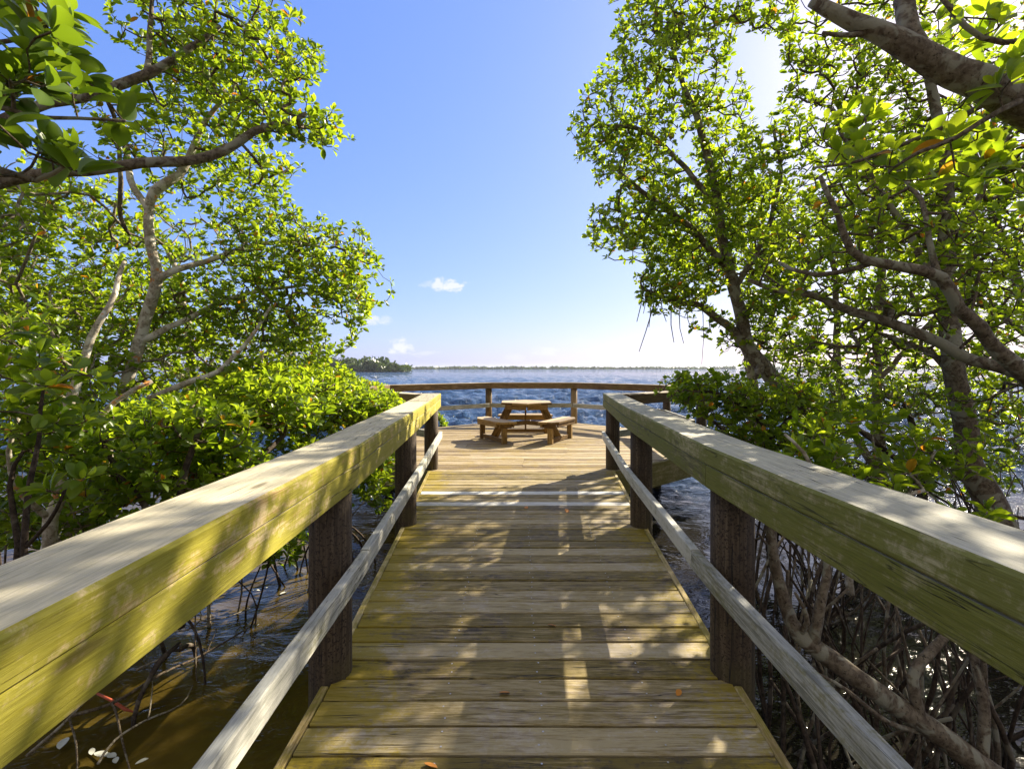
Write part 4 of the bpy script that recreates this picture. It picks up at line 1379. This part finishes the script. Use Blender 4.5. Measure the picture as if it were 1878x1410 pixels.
# ------------------------------------------------------------------ floating and fallen leaves
def leaf_obj(name, p, size, az, mat, label, cat, group, tilt=0.06):
    V, mid, FA = LT[7]
    vs = []
    ca, sa = math.cos(az), math.sin(az)
    for x, y, z in V:
        x, y, z = x * size * .5, (y - .5) * size, z * size * .35 + tilt * x * size
        vs.append((x * ca - y * sa, x * sa + y * ca, z + size * .09))
    n = len(vs)
    vs += [(a, b, c - .0012) for a, b, c in vs]
    fs = [tuple(f) for f in FA] + [tuple(n + i for i in f[::-1]) for f in FA]
    me = bpy.data.meshes.new(name); me.from_pydata(vs, [], fs); me.materials.append(mat)
    me.polygons.foreach_set('use_smooth', [True] * len(fs))
    o = bpy.data.objects.new(name, me); COL.objects.link(o); o.location = p
    return tag(o, label, cat, group)


rd = random.Random(9)
for i in range(34):
    px, py = rd.uniform(90, 545), rd.uniform(1060, 1400)
    if i < 9: px, py = [(285, 1295), (115, 1368), (348, 1190), (275, 1238), (520, 1090), (470, 1085), (185, 1388), (205, 1390), (260, 1400)][i]
    D = F * (CH - WATER) / (py - HZ)
    p = P(px, py, D); p.z = WATER + .012
    if p.x > -1.0: continue
    leaf_obj('floating_leaf', p, rd.uniform(.05, .115) if i < 9 else rd.uniform(.02, .06), rd.uniform(0, 6.28), M['foam'],
             'pale leaf floating on the brown shallow water left of the boardwalk', 'leaf', 'pale leaves floating on the brown shallows')
for (px, py, sz, lab) in [(790, 1406, .055, 'orange leaf at the bottom edge of the picture lying on the deck boards'), (965, 932, .07, 'small brown leaf lying on the deck just before the bleached boards'), (1040, 938, .09, 'curled dark leaf on the deck near the second pile of the right railing'),
                          (1012, 1148, .05, 'tiny tan leaf in the middle of the mossy deck'), (925, 1272, .05, 'tan leaf by a board gap beside the near left pile'), (1245, 1272, .045, 'small leaf on the deck beside the near right pile')]:
    D = F * CH / (py - HZ)
    p = P(px, py, D); p.z = .004
    leaf_obj('fallen_leaf', p, sz, rd.uniform(0, 6.28), M['oldleaf'], lab, 'leaf', 'dry leaves lying on the deck', .2)

# ------------------------------------------------------------------ water
def build_water():
    ang = np.concatenate([np.arange(-64, 64.01, .24), np.arange(68, 295, 4.0)])
    ang = np.radians(ang)
    rad = [.4]
    while rad[-1] < 6500:
        r = rad[-1]
        k = .10 if r < 2 else (.02 if r < 4 else (.0135 if r < 60 else .03))
        rad.append(r * (1 + k))
    rad = np.array(rad)
    Rr, A = np.meshgrid(rad, ang, indexing='ij')
    X, Y = Rr * np.sin(A), Rr * np.cos(A)
    rs = np.random.RandomState(3)
    Z = np.zeros_like(X)
    def sm(v, a, b):
        t = np.clip((v - a) / (b - a), 0, 1); return t * t * (3 - 2 * t)
    for k in range(46):
        lam = .35 * (14.0 ** rs.rand())
        th = R(205) + rs.normal() * .55          # waves run towards the shore, slightly from the right
        ph = rs.rand() * 6.28
        kk = 2 * math.pi / lam
        amp = .019 * lam ** .75 * (.6 + .8 * rs.rand())
        warp = .35 * np.sin(X * .33 + ph) + .3 * np.sin(Y * .27 + 2 * ph)
        s = np.sin(kk * (X * math.sin(th) + Y * math.cos(th) + warp) + ph)
        fade = 1 - sm(Rr, 22 * lam + 12, 60 * lam + 30)
        Z += amp * (1 - np.abs(s)) * 1.35 * fade - amp * .5 * fade if k % 2 else amp * s * fade
    calm = .10 + .90 * sm(Y, 7.0, 14.0)
    calm = np.where(Y < 4, .12, calm)
    Z = Z * calm * (1 - sm(Rr, 150, 400))
    Z = np.clip(Z, -.3, .3) + WATER
    V = np.stack([X, Y, Z], -1).reshape(-1, 3)
    nr, na = X.shape
    i = np.arange(nr - 1)[:, None]; j = np.arange(na)[None, :]
    j2 = (j + 1) % na
    q = np.stack([i * na + j, (i + 1) * na + j, (i + 1) * na + j2, i * na + j2], -1).reshape(-1, 4)
    q = q[:, ::-1]
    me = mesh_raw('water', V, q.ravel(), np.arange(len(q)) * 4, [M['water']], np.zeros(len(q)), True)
    o = bpy.data.objects.new('water', me); COL.objects.link(o)
    tag(o, kind='structure')
    # small cap at the centre
build_water()

# ------------------------------------------------------------------ far shore and wooded point
def far_wood(name, label, cat, spine, hts, seed, lump, n, leafsz, D_only=None):
    """mass of crowns built from leaf-clump faces along a spine of ground points"""
    rs = np.random.RandomState(seed)
    V, F_, T = [], [], []
    L = len(spine)
    for i in range(n):
        t = rs.rand() * (L - 1); k = int(t); u = t - k
        p = Vector(spine[k]).lerp(Vector(spine[min(k + 1, L - 1)]), u)
        h = (hts[k] * (1 - u) + hts[min(k + 1, L - 1)] * u) * (.62 + .5 * rs.rand())
        w = lump * (.6 + .7 * rs.rand())
        c = Vector((p.x + rs.normal() * lump * .5, p.y + rs.normal() * lump * 1.2, WATER))
        m = int(26 + 30 * rs.rand())
        tt = rs.rand()
        for q in range(m):
            a = rs.normal(size=3); a /= np.linalg.norm(a); a *= rs.rand() ** .4
            zz = h * (.5 + .5 * a[2])
            wf = w * (1.1 - .5 * (zz / h))
            cc = Vector((c.x + a[0] * wf, c.y + a[1] * wf, WATER + zz))
            s = leafsz * (.5 + rs.rand())
            d1 = Vector(rs.normal(size=3)).normalized() * s; d2 = Vector(rs.normal(size=3)).normalized() * s * .8
            b = len(V)
            V += [tuple(cc - d1), tuple(cc + d2), tuple(cc + d1), tuple(cc - d2)]
            F_.append((b, b + 1, b + 2, b + 3))
            T += [min(1, max(0, tt * .7 + .3 * rs.rand()))] * 4
    me = bpy.data.meshes.new(name); me.from_pydata(V, [], F_)
    a = me.attributes.new('tint', 'FLOAT', 'POINT'); a.data.foreach_set('value', T)
    me.materials.append(M['leaf_far']); me.update()
    o = bpy.data.objects.new(name, me); COL.objects.link(o)
    tag(o, label, cat, None, 'stuff')
    return o


far_wood('wooded_point', 'dark green wooded point at the waterline beyond the left bank', 'trees',
         [P(560, 690, 285), P(620, 684, 285), P(690, 684, 282), P(738, 684, 280)], [8.5, 8.3, 9.0, 3.6], 71, 4.0, 170, 1.0)
sp = []
hs = []
rs = random.Random(72)
for i in range(61):
    px = 300 + i * 40
    sp.append(P(px, 677, 850)); hs.append(3.4 + 1.8 * rs.random())
far_wood('far_shore_trees', 'thin dark line of trees along the far shore', 'trees', sp, hs, 73, 6.0, 900, 2.2)
mbk = MB()
pp = [P(200 + i * 90, 677, 870 + 20 * math.sin(i)) for i in range(30)]
mbk.beam([Vector((p.x, p.y + 20, WATER + .1)) for p in pp], 60, 1.6, ch=.5)
o = mbk.build('far_shore', M['mud']); tag(o, kind='structure')
mbk = MB()
mbk.beam([Vector((p.x, p.y, WATER + .05)) for p in (P(540, 684, 288), P(640, 684, 288), P(735, 684, 284))], 16, .9, ch=.3)
o = mbk.build('point_bank', M['mud']); tag(o, kind='structure')

# ------------------------------------------------------------------ light, air and sky
def build_haze():
    k = NT('sea_haze')
    v = k.n('ShaderNodeVolumePrincipled')
    v.inputs['Color'].default_value = (.80, .87, 1.0, 1)
    v.inputs['Density'].default_value = .00017
    v.inputs['Anisotropy'].default_value = .3
    k.l(v.outputs[0], k.out.inputs[1])
    k.m.cycles.homogeneous_volume = True
    h = 7000
    z0, z1 = WATER - 1.4, 14.0
    me = bpy.data.meshes.new('haze')
    me.from_pydata([(-h, -h, z0), (h, -h, z0), (h, h, z0), (-h, h, z0), (-h, -h, z1), (h, -h, z1), (h, h, z1), (-h, h, z1)], [],
                   [(0, 3, 2, 1), (4, 5, 6, 7), (0, 1, 5, 4), (1, 2, 6, 5), (2, 3, 7, 6), (3, 0, 4, 7)])
    me.materials.append(k.m)
    o = bpy.data.objects.new('haze', me); COL.objects.link(o); tag(o, kind='stuff')
build_haze()

SUN_AZ, SUN_EL = R(44.5), R(32)                 # azimuth measured from the view direction towards the right
w = bpy.data.worlds.new('World'); S.world = w
w.use_nodes = True
t = w.node_tree; t.nodes.clear()
def wn(typ): return t.nodes.new(typ)
out = wn('ShaderNodeOutputWorld'); bg = wn('ShaderNodeBackground')
sky = wn('ShaderNodeTexSky'); sky.sky_type = 'NISHITA'; sky.sun_disc = False
sky.sun_elevation = SUN_EL; sky.sun_rotation = SUN_AZ
sky.air_density = 1.0; sky.dust_density = .9; sky.ozone_density = 2.2; sky.altitude = 0
sep = wn('ShaderNodeSeparateColor'); comb = wn('ShaderNodeCombineColor')
t.links.new(sky.outputs[0], sep.inputs[0])
for ch, (x0, y0, g) in enumerate(((1.63, 1.02, .74), (2.48, 1.71, .60), (4.08, 3.9, .30))):   # softer contrast between zenith and horizon
    m0 = wn('ShaderNodeMath'); m0.operation = 'DIVIDE'; m0.inputs[1].default_value = x0
    m1 = wn('ShaderNodeMath'); m1.operation = 'POWER'; m1.inputs[1].default_value = g
    m2 = wn('ShaderNodeMath'); m2.operation = 'MULTIPLY'; m2.inputs[1].default_value = y0
    t.links.new(sep.outputs[ch], m0.inputs[0]); t.links.new(m0.outputs[0], m1.inputs[0]); t.links.new(m1.outputs[0], m2.inputs[0]); t.links.new(m2.outputs[0], comb.inputs[ch])
# a few small cumulus low over the water
tc = wn('ShaderNodeTexCoord')
last = comb.outputs[0]
# broken pale cloud added out of view overhead and behind, to warm the shade
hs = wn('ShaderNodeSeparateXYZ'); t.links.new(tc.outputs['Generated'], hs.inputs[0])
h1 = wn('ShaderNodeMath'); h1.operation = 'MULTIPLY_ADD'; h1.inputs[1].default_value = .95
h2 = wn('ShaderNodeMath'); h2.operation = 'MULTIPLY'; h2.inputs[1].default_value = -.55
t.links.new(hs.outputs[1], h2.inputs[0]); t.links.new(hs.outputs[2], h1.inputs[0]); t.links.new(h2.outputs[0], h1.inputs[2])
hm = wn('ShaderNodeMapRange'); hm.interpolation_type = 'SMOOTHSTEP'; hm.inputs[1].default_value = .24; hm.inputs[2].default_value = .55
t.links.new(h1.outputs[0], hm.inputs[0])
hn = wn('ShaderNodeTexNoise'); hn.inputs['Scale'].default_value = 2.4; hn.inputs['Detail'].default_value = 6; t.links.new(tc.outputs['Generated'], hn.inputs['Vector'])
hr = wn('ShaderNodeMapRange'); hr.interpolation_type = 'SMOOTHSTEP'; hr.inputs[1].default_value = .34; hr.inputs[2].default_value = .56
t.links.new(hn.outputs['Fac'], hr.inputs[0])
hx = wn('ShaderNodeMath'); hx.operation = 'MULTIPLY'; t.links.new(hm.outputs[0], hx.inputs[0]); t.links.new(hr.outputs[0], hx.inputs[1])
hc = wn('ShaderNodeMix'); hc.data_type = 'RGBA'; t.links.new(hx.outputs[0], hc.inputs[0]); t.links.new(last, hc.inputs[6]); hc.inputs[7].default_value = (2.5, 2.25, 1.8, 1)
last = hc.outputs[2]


def cloud(px, py, wpx, hpx, strength, seed, prev):
    d = Vector(((px - CX) / F, 1, -(py - HZ) / F)).normalized()
    mp = wn('ShaderNodeVectorMath'); mp.operation = 'SUBTRACT'
    t.links.new(tc.outputs['Generated'], mp.inputs[0]); mp.inputs[1].default_value = d
    sc = wn('ShaderNodeVectorMath'); sc.operation = 'MULTIPLY'
    t.links.new(mp.outputs[0], sc.inputs[0]); sc.inputs[1].default_value = (F / wpx, F / wpx, F / hpx)
    ln = wn('ShaderNodeVectorMath'); ln.operation = 'LENGTH'; t.links.new(sc.outputs[0], ln.inputs[0])
    nz = wn('ShaderNodeTexNoise'); nz.inputs['Scale'].default_value = 1.6; nz.inputs['Detail'].default_value = 6; nz.inputs['Roughness'].default_value = .62
    of = wn('ShaderNodeVectorMath'); of.operation = 'ADD'; t.links.new(sc.outputs[0], of.inputs[0]); of.inputs[1].default_value = (seed * 7.1, seed * 3.3, seed)
    t.links.new(of.outputs[0], nz.inputs['Vector'])
    a = wn('ShaderNodeMath'); a.operation = 'MULTIPLY_ADD'; t.links.new(nz.outputs['Fac'], a.inputs[0]); a.inputs[1].default_value = 2.6; a.inputs[2].default_value = -.75
    b = wn('ShaderNodeMath'); b.operation = 'SUBTRACT'; t.links.new(a.outputs[0], b.inputs[0]); t.links.new(ln.outputs['Value'], b.inputs[1])
    m = wn('ShaderNodeMapRange'); m.interpolation_type = 'SMOOTHSTEP'; t.links.new(b.outputs[0], m.inputs[0])
    m.inputs[1].default_value = -.25; m.inputs[2].default_value = .45; m.inputs[4].default_value = strength
    mx = wn('ShaderNodeMix'); mx.data_type = 'RGBA'
    t.links.new(m.outputs[0], mx.inputs[0]); t.links.new(prev, mx.inputs[6]); mx.inputs[7].default_value = CLOUD
    return mx.outputs[2]


CLOUD = (3.75, 3.8, 4.15, 1)
for i, c in enumerate([(805, 520, 22, 20, .8), (832, 524, 32, 16, .85), (785, 521, 20, 10, .3), (678, 588, 34, 16, .7), (705, 588, 20, 12, .35), (735, 636, 30, 18, .8), (775, 648, 40, 9, .35), (1000, 645, 34, 13, .5), (945, 655, 40, 12, .3),
                       (1075, 624, 40, 12, .25), (1105, 645, 30, 9, .4), (1230, 640, 90, 22, .4)]):
    last = cloud(*c[:4], c[4], i + 1, last)
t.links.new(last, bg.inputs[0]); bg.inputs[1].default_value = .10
t.links.new(bg.outputs[0], out.inputs[0])

sd = bpy.data.lights.new('sun', 'SUN'); sd.energy = 5.0; sd.angle = R(.53); sd.color = (1.0, .88, .68)
so = bpy.data.objects.new('sun', sd); COL.objects.link(so)
dirv = Vector((math.sin(SUN_AZ) * math.cos(SUN_EL), math.cos(SUN_AZ) * math.cos(SUN_EL), math.sin(SUN_EL)))
so.rotation_euler = dirv.to_track_quat('Z', 'Y').to_euler()
so.location = dirv * 50

S.view_settings.view_transform = 'Standard'
S.view_settings.look = 'None'
S.view_settings.exposure = 1.42
S.view_settings.gamma = 1.0
cy = S.cycles
cy.max_bounces = 8; cy.diffuse_bounces = 3; cy.glossy_bounces = 3; cy.transmission_bounces = 5; cy.transparent_max_bounces = 6; cy.volume_bounces = 0
cy.sample_clamp_indirect = 4.0; cy.sample_clamp_direct = 30.0
cy.caustics_reflective = False; cy.caustics_refractive = False
cy.use_denoising = True
